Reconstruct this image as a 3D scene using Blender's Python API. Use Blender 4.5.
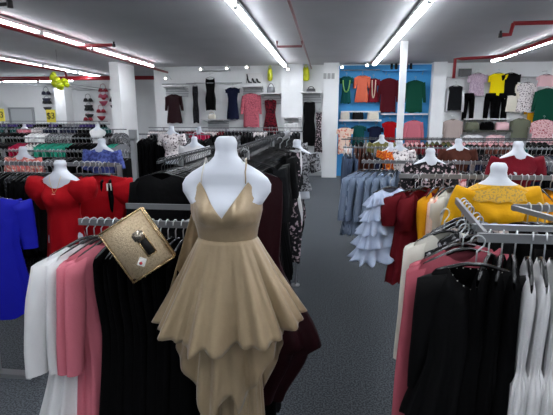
import bpy, bmesh, math, random
from mathutils import Vector, Matrix, Euler
R = math.radians
PI = math.pi
scene = bpy.context.scene
C = scene.collection
for o in list(bpy.data.objects):
    bpy.data.objects.remove(o)

# ---------------------------------------------------------------- camera
F = 430.0
CAMH = 1.7
cam_data = bpy.data.cameras.new('camera')
cam_data.sensor_width = 36.0
cam_data.lens = F * 36.0 / 553.0
cam_data.clip_start = 0.05
cam = bpy.data.objects.new('camera', cam_data)
C.objects.link(cam)
cam.location = (0, 0, CAMH)
PITCH = math.atan(89.5 / F)
YAW = math.atan(51.5 / math.hypot(F, 89.5))
cam.rotation_euler = (PI / 2 - PITCH, 0, YAW)
scene.camera = cam
CM = cam.rotation_euler.to_matrix()
# ---------------------------------------------------------------- world, exposure
w = bpy.data.worlds.new('world')
scene.world = w
w.use_nodes = True
w.node_tree.nodes['Background'].inputs[0].default_value = (0.9, 0.95, 1, 1)
w.node_tree.nodes['Background'].inputs[1].default_value = 0.35
scene.view_settings.view_transform = 'Standard'
scene.view_settings.look = 'None'
scene.view_settings.exposure = 1.18
scene.view_settings.gamma = 1
TUBE = 16.0          # strength of the fluorescent tubes


def ray(px, py):
    return CM @ Vector(((px - 276.5) / F, (207.5 - py) / F, -1.0))


def at(px, py, Y):
    d = ray(px, py)
    return Vector((0, 0, CAMH)) + d * (Y / d.y)


def X(px, Y, py=150):
    return at(px, py, Y).x


def Z(py, Y, px=328):
    return at(px, py, Y).z


# ---------------------------------------------------------------- materials
MATS = {}


def lin(h):
    c = [int(h[i:i + 2], 16) / 255 for i in (0, 2, 4)]
    return tuple(((v / 12.92) if v <= .04045 else ((v + .055) / 1.055) ** 2.4) for v in c) + (1,)


def mat(name, col, rough=.7, metal=0, emit=0, bump=0, bscale=60, noise=0, nscale=8, col2=None, pattern=None, pscale=30,
        thr=.5, sheen=0, trans=0, spec=.5, alpha=1):
    if name in MATS:
        return MATS[name]
    m = bpy.data.materials.new(name)
    m.use_nodes = True
    nt = m.node_tree
    b = nt.nodes['Principled BSDF']
    c = lin(col)
    b.inputs['Base Color'].default_value = c
    b.inputs['Roughness'].default_value = rough
    b.inputs['Metallic'].default_value = metal
    b.inputs['Specular IOR Level'].default_value = spec
    if sheen:
        b.inputs['Sheen Weight'].default_value = sheen
    if trans:
        b.inputs['Transmission Weight'].default_value = trans
    if emit:
        b.inputs['Emission Color'].default_value = c
        b.inputs['Emission Strength'].default_value = emit
    tc = nt.nodes.new('ShaderNodeTexCoord')
    if pattern:
        if pattern == 'noise':
            t = nt.nodes.new('ShaderNodeTexNoise')
            t.inputs['Scale'].default_value = pscale
            t.inputs['Detail'].default_value = 3
            out = t.outputs['Fac']
        elif pattern == 'dots':
            t = nt.nodes.new('ShaderNodeTexVoronoi')
            t.inputs['Scale'].default_value = pscale
            out = t.outputs['Distance']
        elif pattern == 'stripes':
            t = nt.nodes.new('ShaderNodeTexWave')
            t.bands_direction = 'X'
            t.inputs['Scale'].default_value = pscale
            t.inputs['Distortion'].default_value = .6
            out = t.outputs['Fac']
        nt.links.new(tc.outputs['Object'], t.inputs['Vector'])
        r = nt.nodes.new('ShaderNodeValToRGB')
        r.color_ramp.elements[0].position = max(0, thr - .04)
        r.color_ramp.elements[1].position = thr + .04
        r.color_ramp.elements[0].color = lin(col2)
        r.color_ramp.elements[1].color = c
        nt.links.new(out, r.inputs['Fac'])
        nt.links.new(r.outputs['Color'], b.inputs['Base Color'])
    elif noise:
        t = nt.nodes.new('ShaderNodeTexNoise')
        t.inputs['Scale'].default_value = nscale
        t.inputs['Detail'].default_value = 4
        nt.links.new(tc.outputs['Object'], t.inputs['Vector'])
        r = nt.nodes.new('ShaderNodeValToRGB')
        r.color_ramp.elements[0].position = .3
        r.color_ramp.elements[1].position = .7
        r.color_ramp.elements[0].color = tuple(v * (1 - noise) for v in c[:3]) + (1,)
        r.color_ramp.elements[1].color = tuple(min(1, v * (1 + noise)) for v in c[:3]) + (1,)
        nt.links.new(t.outputs['Fac'], r.inputs['Fac'])
        nt.links.new(r.outputs['Color'], b.inputs['Base Color'])
    if bump:
        t2 = nt.nodes.new('ShaderNodeTexNoise')
        t2.inputs['Scale'].default_value = bscale
        t2.inputs['Detail'].default_value = 3
        nt.links.new(tc.outputs['Object'], t2.inputs['Vector'])
        bp = nt.nodes.new('ShaderNodeBump')
        bp.inputs['Strength'].default_value = bump
        bp.inputs['Distance'].default_value = .01
        nt.links.new(t2.outputs['Fac'], bp.inputs['Height'])
        nt.links.new(bp.outputs['Normal'], b.inputs['Normal'])
    MATS[name] = m
    return m


def cloth(name, col, **k):
    k.setdefault('rough', .85)
    k.setdefault('bump', .35)
    k.setdefault('bscale', 25)
    k.setdefault('spec', .15)
    return mat('cloth ' + name, col, **k)


def floral(name, col, col2, scale=28, thr=.5, kind='noise'):
    return mat('cloth ' + name, col, rough=.85, pattern=kind, pscale=scale, thr=thr, col2=col2, spec=.25)


CL = {
    'black': cloth('black', '070708', rough=.9, spec=.05), 'jet': cloth('jet', '040405', rough=.7, spec=.12),
    'charcoal': cloth('charcoal', '17181a', spec=.08), 'grey': cloth('grey', '77797d'), 'pale grey': cloth('pale grey', 'b4b8bf'),
    'white': cloth('white', 'd6d6d6'), 'cream': cloth('cream', 'ddd6c6'), 'ivory': cloth('ivory', 'c9c6ba'),
    'red': cloth('red', 'a00814'), 'burgundy': cloth('burgundy', '621019'), 'dark burgundy': cloth('dark burgundy', '22060c', rough=.5),
    'wine': cloth('wine', '6d1220'), 'maroon': cloth('maroon', '4a0f18'),
    'pink': cloth('pink', 'c86f7c'), 'dusty pink': cloth('dusty pink', 'a34f5b'), 'pale pink': cloth('pale pink', 'e6bcc0'),
    'coral': cloth('coral', 'd5665a'), 'salmon': cloth('salmon', 'd0684f'), 'magenta': cloth('magenta', 'a81440'),
    'royal blue': cloth('royal blue', '14189a', rough=.6), 'navy': cloth('navy', '141a33'), 'denim blue': cloth('denim blue', '3d4a60'),
    'slate blue': floral('slate blue', '8a98ac', '5b6c84', 40, .5, 'stripes'), 'light blue': cloth('light blue', 'b6c3da'),
    'periwinkle': floral('periwinkle', '5563a8', '39427e', 30), 'teal': cloth('teal', '0e4a48'), 'sea green': cloth('sea green', '2a9a80'),
    'dark green': cloth('dark green', '0c4534'), 'olive': cloth('olive', '6e6a3c'), 'grey green': cloth('grey green', '6f7361'),
    'yellow': cloth('yellow', 'd39a08', rough=.7), 'bright yellow': cloth('bright yellow', 'f2d80a'), 'mustard': cloth('mustard', 'd08f0c'),
    'brown': cloth('brown', '4f2a20'), 'rust': cloth('rust', '8a3c22'), 'orange': floral('orange', 'dd7a20', 'b8401a', 35),
    'beige': cloth('beige', 'b9a9a2'), 'lilac': floral('lilac', 'c8b4c2', 'a892a4', 40), 'peach': floral('peach', 'e8cdbb', 'd8806c', 14, .42),
    'black floral': floral('black floral', '17161a', 'c9b3b8', 32, .42), 'white floral': floral('white floral', 'e6dedd', '4a3a40', 30, .42),
    'pink floral': floral('pink floral', 'e3b9bb', 'a8424e', 26, .42), 'grey pattern': floral('grey pattern', '8e8f92', '2a2a2e', 45, .5),
    'black white': floral('black white', '1a1a1e', 'b8b8ba', 50, .42), 'red pattern': floral('red pattern', '7a1526', '1e0a10', 26, .48),
    'pink pattern': floral('pink pattern', 'd8707e', '8c3c4c', 55, .45), 'sequin black': floral('sequin black', '101014', '50525a', 80, .4),
    'purple': cloth('purple', '4b3a78'), 'coral floral': floral('coral floral', 'c96a66', 'e6c2ae', 30, .42),
}
M_metal = mat('rack steel', 'a6a8aa', rough=.35, metal=.75)
M_rail = mat('rail steel', '7e8082', rough=.4, metal=.5)
M_hook = mat('hanger hook', 'b9bcbe', rough=.3, metal=.5)
M_hookd = mat('dark hanger hook', '3a3b3e', rough=.35, metal=.3)
M_raild = mat('dark rail steel', '4c4e50', rough=.4, metal=.5)
M_clear = mat('clear plastic hanger', '9ea1a3', rough=.25, spec=.8)
M_hang = mat('black plastic hanger', '08080a', rough=.25, spec=.6)
M_torso = mat('mannequin white', 'c9ced6', rough=.35)
M_white = mat('white laminate', 'dedede', rough=.5)
M_tag = mat('price tag card', 'e4e2da', rough=.6)
M_red = mat('red painted pipe', '8e1420', rough=.45)
M_dark = mat('dark iron', '1a1416', rough=.5)
M_galv = mat('galvanised conduit', '8a8486', rough=.4, metal=.6)


ORD = ['first', 'second', 'third', 'fourth', 'fifth', 'sixth', 'seventh', 'eighth', 'ninth', 'tenth', 'eleventh', 'twelfth', 'thirteenth']
# ---------------------------------------------------------------- object helpers
def link_mesh(name, bm, mats, parent=None, smooth=True, loc=None):
    me = bpy.data.meshes.new(name)
    bmesh.ops.recalc_face_normals(bm, faces=bm.faces)
    bm.to_mesh(me)
    bm.free()
    for m in (mats if isinstance(mats, (list, tuple)) else [mats]):
        me.materials.append(m)
    if smooth:
        me.polygons.foreach_set('use_smooth', [True] * len(me.polygons))
    return link_data(name, me, parent, loc)


def link_data(name, me, parent=None, loc=None):
    o = bpy.data.objects.new(name, me)
    C.objects.link(o)
    if parent:
        o.parent = parent
    if loc is not None:
        o.location = loc
    return o


def tag(o, label=None, cat=None, group=None, kind=None):
    if label: o['label'] = label
    if cat: o['category'] = cat
    if group: o['group'] = group
    if kind: o['kind'] = kind
    return o


def thing(name, label, cat, loc=(0, 0, 0), rz=0, group=None):
    o = bpy.data.objects.new(name, None)
    o.empty_display_size = .1
    C.objects.link(o)
    o.location = loc
    o.rotation_euler = (0, 0, rz)
    return tag(o, label, cat, group)


def bx(bm, c, s, rot=None, mi=0):
    r = bmesh.ops.create_cube(bm, size=1)
    M = Matrix.Translation(c) @ ((rot.to_matrix().to_4x4()) if rot else Matrix()) @ Matrix.Diagonal((s[0], s[1], s[2], 1))
    bmesh.ops.transform(bm, matrix=M, verts=r['verts'])
    for v in r['verts']:
        for f in v.link_faces:
            f.material_index = mi


def box(name, c, s, m, parent=None, bev=0, rot=None):
    bm = bmesh.new()
    bx(bm, c, s, rot)
    if bev:
        bmesh.ops.bevel(bm, geom=bm.edges[:], offset=bev, segments=2, affect='EDGES')
    return link_mesh(name, bm, m, parent, smooth=False)


def tube(bm, pts, r, n=8, mi=0, caps=True):
    pts = [Vector(p) for p in pts]
    rs = r if isinstance(r, (list, tuple)) else [r] * len(pts)
    rings = []
    up = None
    for i, p in enumerate(pts):
        t = (pts[min(i + 1, len(pts) - 1)] - pts[max(i - 1, 0)])
        if t.length < 1e-7:
            t = Vector((0, 0, 1))
        t.normalize()
        if up is None:
            up = Vector((0, 0, 1)) if abs(t.z) < .9 else Vector((0, 1, 0))
        a = t.cross(up)
        if a.length < 1e-4:
            a = t.orthogonal()
        a.normalize()
        b = a.cross(t).normalized()
        up = b
        rings.append([bm.verts.new(p + (a * math.cos(2 * PI * k / n) + b * math.sin(2 * PI * k / n)) * rs[i]) for k in range(n)])
    for i in range(len(rings) - 1):
        for k in range(n):
            f = bm.faces.new((rings[i][k], rings[i][(k + 1) % n], rings[i + 1][(k + 1) % n], rings[i + 1][k]))
            f.material_index = mi
    if caps:
        for rg in (rings[0], rings[-1]):
            try:
                bm.faces.new(rg).material_index = mi
            except ValueError:
                pass


def tube_obj(name, pts, r, m, parent=None, n=10):
    bm = bmesh.new()
    tube(bm, pts, r, n)
    return link_mesh(name, bm, m, parent)


def bar(bm, p, q, wd, ht, mi=0):
    p, q = Vector(p), Vector(q)
    d = q - p
    L = d.length
    r = bmesh.ops.create_cube(bm, size=1)
    rot = d.to_track_quat('X', 'Z').to_matrix().to_4x4()
    M = Matrix.Translation((p + q) / 2) @ rot @ Matrix.Diagonal((L, wd, ht, 1))
    bmesh.ops.transform(bm, matrix=M, verts=r['verts'])
    for v in r['verts']:
        for f in v.link_faces:
            f.material_index = mi


def bar_obj(name, p, q, wd, ht, m, parent=None):
    bm = bmesh.new()
    bar(bm, p, q, wd, ht)
    return link_mesh(name, bm, m, parent, smooth=False)


def interp(cp, t):
    for a, b in zip(cp, cp[1:]):
        if t <= b[0]:
            u = (t - a[0]) / max(1e-6, b[0] - a[0])
            u = u * u * (3 - 2 * u) * .5 + u * .5
            return [a[k] + (b[k] - a[k]) * u for k in range(1, len(a))]
    return list(cp[-1][1:])


# ---------------------------------------------------------------- garments
# profile: (t, half width / half shoulder, half depth in m)
KINDS = {
    'tshirt':  dict(W=.20, L=.62, p=[(0, 1, .008), (.08, 1.0, .026), (.5, .95, .034), (1, 1.02, .04)], dip=.07, neck=.08, sl=.16, folds=5, amp=.10),
    'blouse':  dict(W=.19, L=.66, p=[(0, 1, .008), (.1, 1.0, .03), (.45, .92, .036), (1, 1.2, .05)], dip=.05, neck=.07, sl=.5, folds=8, amp=.16),
    'shirt':   dict(W=.20, L=.72, p=[(0, 1, .008), (.1, 1.0, .026), (.5, .98, .034), (1, 1.05, .04)], dip=.05, neck=.06, sl=.54, folds=5, amp=.10),
    'tank':    dict(W=.15, L=.62, p=[(0, 1, .006), (.12, .95, .024), (.25, 1.12, .03), (1, 1.2, .036)], dip=.12, neck=.10, sl=0, folds=5, amp=.1),
    'dress':   dict(W=.17, L=1.0, p=[(0, 1, .008), (.1, .98, .028), (.35, .8, .034), (1, 1.35, .07)], dip=.10, neck=.09, sl=0, folds=9, amp=.16),
    'sleeved dress': dict(W=.19, L=.95, p=[(0, 1, .008), (.1, 1, .028), (.35, .82, .034), (1, 1.1, .06)], dip=.08, neck=.08, sl=.3, folds=7, amp=.14),
    'gown':    dict(W=.16, L=1.28, p=[(0, 1, .008), (.1, 1, .028), (.3, .85, .034), (1, 1.7, .10)], dip=.12, neck=.1, sl=0, folds=9, amp=.18),
    'slim dress': dict(W=.15, L=1.0, p=[(0, .9, .008), (.15, 1, .028), (.4, .82, .034), (.65, 1.08, .04), (1, .98, .04)], dip=.14, neck=.11, sl=0, folds=4, amp=.08),
    'skirt':   dict(W=.17, L=.75, p=[(0, 1, .012), (.1, 1.05, .03), (1, 1.55, .06)], dip=0, neck=.05, sl=0, folds=10, amp=.2, sk=1),
    'ruffled blouse': dict(W=.19, L=.72, p=[(0, 1, .008), (.1, 1.05, .035), (1, 1.25, .07)], dip=.04, neck=.07, sl=.30, folds=14, amp=.28, tiers=5),
}
GAR = {}


def shoulder_z(x, W, top=-.07):
    a = abs(x)
    return top - .30 * max(0, a - .03) - .9 * max(0, a / W - .9) * W


def body_bm(bm, W, L, p, dip, neck, folds, amp, seed, tiers=0, N=36, M=14, sk=0, lean=0, hemwave=.0, mi=0, top=-.07, hang=True):
    rnd = random.Random(seed)
    ph = [rnd.uniform(0, 6.28) for _ in range(4)]
    rings = []
    for j in range(M + 1):
        t = j / M
        w_, d_ = interp(p, t)
        ring = []
        for k in range(N):
            th = 2 * PI * k / N
            cx, sy = math.cos(th), math.sin(th)
            sx = math.copysign(abs(cx) ** .75, cx)
            s2 = math.copysign(abs(sy) ** .8, sy)
            a = amp * (t ** .8)
            f = 1 + a * (math.sin(folds * th + ph[0] + t * 1.2) * .6 + math.sin((folds * 1.7 // 1) * th + ph[1]) * .4)
            ww = w_ * W
            dd = d_
            if tiers:
                q = (t * tiers) % 1
                g = (.75 + .5 * q)
                dd *= g
                ww *= .93 + .14 * q
                f = 1 + amp * q * math.sin(folds * th + ph[0] + int(t * tiers) * 2.1)
            xt = W * sx * p[0][1]
            zt = shoulder_z(xt, W, top)
            if sk:
                zt = top
            if abs(xt) < neck:
                e = 1 - (xt / neck) ** 2
                zt -= dip * e * (1.0 if sy < 0 else .25)
            zb = -L + hemwave * math.sin(2 * th + ph[2]) + .012 * math.sin(folds * th + ph[0])
            z = zt + (zb - zt) * t
            x = ww * sx * (1 + (f - 1) * .35) + lean * t
            y = dd * s2 * f + .006 * t * math.sin(th * 3 + ph[3])
            ring.append(bm.verts.new((x, y, z)))
        rings.append(ring)
    for j in range(M):
        for k in range(N):
            bm.faces.new((rings[j][k], rings[j][(k + 1) % N], rings[j + 1][(k + 1) % N], rings[j + 1][k])).material_index = mi


def sleeve_bm(bm, side, W, L, seed, top=-.07, r=.055, puff=0, out=.18, N=12, M=8, mi=0, fwd=0):
    rnd = random.Random(seed + side * 7)
    z0 = shoulder_z(W * .92, W, top) - .035
    rings = []
    ph = rnd.uniform(0, 6)
    for j in range(M + 1):
        t = j / M
        rr = r * (1 - .35 * t) * (1 + puff * math.sin(PI * min(1, t * 1.05)))
        cx = side * (W * .88 + out * L * (t * 1.0) * (1 - .3 * t) + .012)
        cz = z0 - L * t * .95
        cy = .01 * math.sin(t * 3 + ph) - fwd * t * L
        fl = .45 + .15 * t + puff * .3
        ring = []
        for k in range(N):
            th = 2 * PI * k / N
            f = 1 + .12 * math.sin(3 * th + ph + t * 4)
            # section roughly across the sleeve axis
            ux, uz = math.cos(th) * rr * f, math.cos(th) * rr * (-.25) * side * (1 - t)
            ring.append(bm.verts.new((cx + ux, cy + math.sin(th) * rr * fl * f, cz - side * uz + (0.02 if j == 0 else 0))))
        rings.append(ring)
    for j in range(M):
        for k in range(N):
            bm.faces.new((rings[j][k], rings[j][(k + 1) % N], rings[j + 1][(k + 1) % N], rings[j + 1][k])).material_index = mi
    bm.faces.new(rings[0]).material_index = mi


def hanger_bm(bm, W, mi_hook=0, mi_bar=1, n=6, top=-.07, drop=.022):
    r = .022
    pts = []
    for k in range(9):
        a = R(-60 + 240 * k / 8)
        pts.append((r * math.cos(a), 0, r * math.sin(a) - r + drop))
    pts = pts[::-1]
    pts = [(pts[0][0], 0, pts[0][2])] + pts[1:]
    pts.append((0, 0, -.03 ))
    pts.append((0, 0, top + .005))
    tube(bm, pts, .0028, n, mi_hook)
    wl = W * .88
    arm = [(x, 0, shoulder_z(x, W, top) - .004) for x in [wl * i / 5 - 0 for i in range(-5, 6)]]
    tube(bm, arm, [.004] + [.007] * 9 + [.004], n, mi_bar)


def garment_data(kind, cname, var, far=False, hgr='black', **ov):
    key = (kind, cname, var, far, hgr, tuple(sorted((k, str(v)) for k, v in ov.items())))
    if key in GAR:
        return GAR[key]
    k = dict(KINDS[kind])
    k.update(ov)
    cm = CL[cname]
    seed = var * 31 + len(kind) * 7 + len(cname)
    out = []
    N, M = (20, 7) if far else (40, 16)
    if k.get('tiers') and not far:
        N, M = 64, 40
    if 'N' in k: N = k['N']
    if 'M' in k: M = k['M']
    bm = bmesh.new()
    body_bm(bm, k['W'], k['L'], k['p'], k['dip'], k['neck'], k['folds'], k['amp'], seed, k.get('tiers', 0), N, M, k.get('sk', 0), k.get('lean', 0), k.get('hemwave', 0.01))
    hm = M_hang if hgr != 'clear' else M_clear
    hk = M_hookd if hgr == 'dark' else M_hook

    def fin(name, b, mats):
        me = bpy.data.meshes.new(name)
        bmesh.ops.recalc_face_normals(b, faces=b.faces)
        b.to_mesh(me)
        b.free()
        for m in mats:
            me.materials.append(m)
        me.polygons.foreach_set('use_smooth', [True] * len(me.polygons))
        return me
    slr = k.get('slr', .055)
    if far:
        if k['sl']:
            for s in (-1, 1):
                sleeve_bm(bm, s, k['W'], k['sl'], seed, r=slr, puff=k.get('puff', 0), N=8, M=4, out=k.get('out', .18))
        if k.get('hanger', 1):
            hanger_bm(bm, k['W'], 1, 2, n=4)
        out.append(('', fin('garment', bm, [cm, hk, hm])))
    else:
        out.append(('body', fin('body', bm, [cm])))
        if k['sl']:
            for s in (-1, 1):
                b = bmesh.new()
                sleeve_bm(b, s, k['W'], k['sl'], seed, r=slr, puff=k.get('puff', 0), out=k.get('out', .18), fwd=k.get('fwd', 0))
                out.append(('sleeve', fin('sleeve', b, [cm])))
        if k.get('hanger', 1):
            b = bmesh.new()
            hanger_bm(b, k['W'])
            out.append(('hanger', fin('hanger', b, [hk, hm])))
    GAR[key] = out
    return out


NOUN = {'tshirt': 't_shirt', 'blouse': 'blouse', 'shirt': 'shirt', 'tank': 'tank_top', 'dress': 'dress', 'sleeved dress': 'dress',
        'gown': 'evening_gown', 'slim dress': 'dress', 'skirt': 'skirt', 'ruffled blouse': 'blouse'}
CATS = {'tshirt': 'top', 'blouse': 'blouse', 'shirt': 'shirt', 'tank': 'top', 'dress': 'dress', 'sleeved dress': 'dress',
        'gown': 'dress', 'slim dress': 'dress', 'skirt': 'skirt', 'ruffled blouse': 'blouse'}
COUNT = [0]


def hang(kind, cname, loc, rz, label, group=None, var=0, far=False, hgr='black', tagged=0, tilt=0, name=None, **ov):
    parts = garment_data(kind, cname, var, far, hgr, **ov)
    nm = name or NOUN[kind]
    if not name and label.split(' ')[-1] != nm:
        for w_ in ('top', 'cardigan', 'tunic', 'jacket', 'shirt'):
            if w_ in label.split(' ')[:4]: nm = w_
    COUNT[0] += 1
    if far:
        o = link_data(nm, parts[0][1])
        o.location = loc
        o.rotation_euler = (0, tilt, rz)
        tag(o, label, CATS[kind], group)
        return o
    root = thing(nm, label, CATS[kind], loc, rz, group)
    root.rotation_euler = (0, tilt, rz)
    for pn, me in parts:
        link_data(pn, me, root)
    if tagged:
        t = box('price_tag', (tagged * .06, -.045, -.17), (.035, .002, .055), M_tag, root)
        if tagged: t['label'] = 'white card price tag'
    return root


def row(p0, p1, z, step, palette, where, seed=1, far=False, hgr='black', skew=0, jit=.12, scaleW=1, start=0, end=0, drop=0):
    """garments side by side along a rail from p0 to p1; palette: list of (weight, kind, colour, words)"""
    rnd = random.Random(seed)
    a, b = Vector((p0[0], p0[1], 0)), Vector((p1[0], p1[1], 0))
    d = b - a
    L = d.length
    ang = math.atan2(d.y, d.x) - PI / 2     # shoulders across the rail
    n = int((L - start - end) / step)
    i = 0
    while i < n:
        q = rnd.random() * sum(x[0] for x in palette)
        for x in palette:
            q -= x[0]
            if q <= 0:
                break
        run = rnd.randint(2, 5)
        for r_ in range(run):
            if i >= n:
                break
            s = (start + step * (i + .5 + rnd.uniform(-.2, .2))) / L
            c = a + d * s
            var = rnd.randint(0, 2)
            pxx = 276.5 + F * ((CM.transposed() @ (Vector((c.x, c.y, z - .3)) - Vector((0, 0, CAMH)))).x / -(CM.transposed() @ (Vector((c.x, c.y, z - .3)) - Vector((0, 0, CAMH)))).z)
            if pxx < -22 or pxx > 572:
                i += 1
                continue
            hang(x[1], x[2], (c.x, c.y, z), ang + skew + rnd.uniform(-jit, jit),
                 '%s %s' % (x[3], where), '%s %s' % (x[3], where), var, far, hgr)
            i += 1


def rack(name, label, rails, z, posts, feet=.28, cross=(), flat=True, rail_m=None, railh=.03):
    """rails: list of ((x,y),(x,y)); posts: list of (x,y)"""
    cx = sum(p[0] for p in posts) / len(posts)
    cy = sum(p[1] for p in posts) / len(posts)
    t = thing(name, label, 'clothes rack', (cx, cy, 0))
    off = Vector((cx, cy, 0))
    for a, b in rails:
        bar_obj('rail', Vector((a[0], a[1], z)) - off, Vector((b[0], b[1], z)) - off, .012, railh, rail_m or M_rail, t)
    for a, b in cross:
        bar_obj('crossbar', Vector((a[0], a[1], a[2] if len(a) > 2 else z)) - off, Vector((b[0], b[1], b[2] if len(b) > 2 else z)) - off, .02, .02, M_metal, t)
    for p in posts:
        box('post', Vector((p[0], p[1], z / 2)) - off, (.03, .03, z), M_metal, t)
        box('foot', Vector((p[0], p[1], .015)) - off, (feet, .06, .03), M_metal, t)
    return t


# ================================================================ SETTING
CEIL = 3.2
YB = 13.0
YF = 17.0
XL = at(158, 150, YB).x
M_floor = mat('grey speckled carpet', '666b70', rough=.95, pattern='noise', pscale=90, thr=.5, col2='43474b', bump=.3, bscale=200, spec=.2)
M_ceil = mat('painted concrete ceiling', 'b3b4b6', rough=.9, noise=.06, nscale=1.2, bump=.2, bscale=30)
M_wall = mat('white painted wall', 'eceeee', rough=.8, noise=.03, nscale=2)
M_wall2 = mat('grey painted wall', 'b4b9b9', rough=.8, noise=.03, nscale=2)  # plain grey paint of the return wall
M_blue = mat('sky blue wall panel', '3f9fdc', rough=.6, noise=.05, nscale=2)
M_skirt = mat('pale skirting board', 'b9bdbe', rough=.6)


def struct(name, c, s, m, bev=0):
    o = box(name, c, s, m, None, bev)
    o['kind'] = 'structure'
    return o


XMIN, XMAX, YMIN = -15, 9, -4
struct('floor', ((XMIN + XMAX) / 2, (YMIN + YF) / 2, -.05), (XMAX - XMIN + 1, YF - YMIN + 1, .1), M_floor)
struct('ceiling', ((XMIN + XMAX) / 2, (YMIN + YF) / 2, CEIL + .05), (XMAX - XMIN + 1, YF - YMIN + 1, .1), M_ceil)
struct('wall_back', ((XL + XMAX) / 2, YB + .1, CEIL / 2), (XMAX - XL, .2, CEIL), M_wall)
struct('wall_far_left', ((XMIN + XL) / 2, YF + .1, CEIL / 2), (XL - XMIN, .2, CEIL), M_wall)
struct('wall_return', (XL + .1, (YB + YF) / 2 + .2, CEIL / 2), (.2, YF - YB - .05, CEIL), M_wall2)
struct('wall_left', (XMIN - .1, (YMIN + YF) / 2, CEIL / 2), (.2, YF - YMIN, CEIL), M_wall)
struct('wall_right', (XMAX + .1, (YMIN + YB) / 2, CEIL / 2), (.2, YB - YMIN, CEIL), M_wall)
struct('wall_front', ((XMIN + XMAX) / 2, YMIN - .1, CEIL / 2), (XMAX - XMIN, .2, CEIL), M_wall)


def zspan(y0, y1, Y, px=328):
    return Z(y0, Y, px), Z(y1, Y, px)


def wallbox(name, x0, x1, ztop, zbot, Y, dep, m):
    a, b = X(x0, Y), X(x1, Y)
    return struct(name, ((a + b) / 2, Y + dep / 2, (ztop + zbot) / 2), (b - a, dep, ztop - zbot), m)


# columns
x0, x1 = X(113, 11.7, 120), X(122, 11.7, 120)
struct('trim_1', ((x0 + x1) / 2, 12.2, CEIL / 2), (x1 - x0, 1.0, CEIL), M_wall)                 # the square column, left
x0, x1 = X(55, 15.6, 100), X(65, 15.6, 100)
struct('trim_2', ((x0 + x1) / 2, 15.85, CEIL / 2), (x1 - x0, .5, CEIL), M_wall)
wallbox('trim_3', 322, 337, CEIL, 0, 12.55, .45, M_wall)      # pillar by the blue wall
wallbox('trim_4', 281, 302, CEIL, 0, 12.7, .3, M_wall)
x0, x1 = X(399, 9.3, 100), X(405, 9.3, 100)
struct('trim_5', ((x0 + x1) / 2, 9.37, CEIL / 2), (x1 - x0, .14, CEIL), M_wall)                   # slim post
wallbox('trim_6', 428, 441, CEIL, 0, 12.7, .3, M_wall)
# blue painted bay
struct('wall_blue_panel', ((X(337, YB) + X(428, YB)) / 2, YB - .02, (Z(66, YB)) / 2), (X(428, YB) - X(337, YB), .04, Z(66, YB)), M_blue)
struct('baseboard_back', ((XL + X(322, 12.5)) / 2, YB - .03, .06), (X(322, 12.5) - XL, .04, .12), M_skirt)
# window at far left wall
wx0, wx1 = X(11, YF, 110), X(33, YF, 110)
wz0, wz1 = Z(140, YF, 20), Z(109, YF, 20)
wn = struct('door_1', ((wx0 + wx1) / 2, YF - .02, (wz0 + wz1) / 2 - .45), (wx1 - wx0, .06, wz1 - wz0 + .9), mat('pale grey door', 'c2c6c8', rough=.5))
fr = bmesh.new()
for (c, s) in (((wx0 - .03, YF - .05, wz1 / 2), (.07, .08, wz1)), ((wx1 + .03, YF - .05, wz1 / 2), (.07, .08, wz1)), (((wx0 + wx1) / 2, YF - .05, wz1 + .03), (wx1 - wx0 + .14, .08, .07))):
    bx(fr, c, s)
link_mesh('door_frame', fr, mat('grey door frame', '9a9ea0', rough=.5), None, False)['kind'] = 'structure'

# ================================================================ LIGHT FITTINGS
M_fix = mat('light fitting white', 'c9c9c9', rough=.5)
M_tube = mat('fluorescent tube', 'f4f8ff', emit=TUBE)


def strip(x, y0, y1, z, label, group, horiz=False, L=1.5, gap=.12):
    n = max(1, round((y1 - y0) / (L + gap)))
    st = (y1 - y0) / n
    for i in range(n):
        c = y0 + st * (i + .5)
        t = thing('fluorescent_light', label + (', %s from the left end' if horiz else ', %s from the near end') % ORD[i], 'ceiling light', (c, x, z) if horiz else (x, c, z), PI / 2 if horiz else 0, None)
        Lh = (st - gap) / 2
        b = bmesh.new()
        bx(b, (0, 0, .045), (.10, 2 * Lh + .06, .05))
        bx(b, (0, -Lh, .0), (.06, .03, .06))
        bx(b, (0, Lh, .0), (.06, .03, .06))
        link_mesh('housing', b, M_fix, t, False)
        for s in (-.03, .03):
            tube_obj('tube', [(s, -Lh + .02, 0), (s, Lh - .02, 0)], .018, M_tube, t, 8)
        for s in (-.7 * Lh, .7 * Lh):
            tube_obj('hanging_rod', [(0, s, .07), (0, s, CEIL - z)], .004, M_galv, t, 5)


LZ = CEIL - .1
strip(-1.22, -2.5, 12.4, LZ, 'fluorescent strip light in the ceiling row left of the aisle', 'strip lights left of the aisle')
strip(1.20, -2.5, 12.4, LZ, 'fluorescent strip light in the ceiling row right of the aisle', 'strip lights right of the aisle')
strip(-4.85, -2.5, 12.0, LZ, 'fluorescent strip light in the row over the left racks', 'strip lights over the left racks')
strip(4.1, -2.5, 12.0, LZ, 'fluorescent strip light in the row along the right red pipe', 'strip lights beside the right red pipe')
strip(-7.9, -2.0, 15.0, LZ, 'fluorescent strip light in the farthest left lengthwise row', 'strip lights of the far left row')
strip(7.2, -2.0, 12.0, LZ, 'fluorescent strip light beyond the right edge racks', 'strip lights at the far right')
strip(15.0, -13.2, -9.0, LZ - .1, 'crosswise fluorescent strip light near the far left wall', 'crosswise strip lights by the far wall', True)


def pipe_thing(name, label, cat, segs, m, group=None, r=.03):
    t = thing(name, label, cat, segs[0][0], 0, group)
    o = Vector(segs[0][0])
    for s in segs:
        tube_obj('pipe_run', [Vector(p) - o for p in s], r, m, t, 10)
    return t


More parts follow.
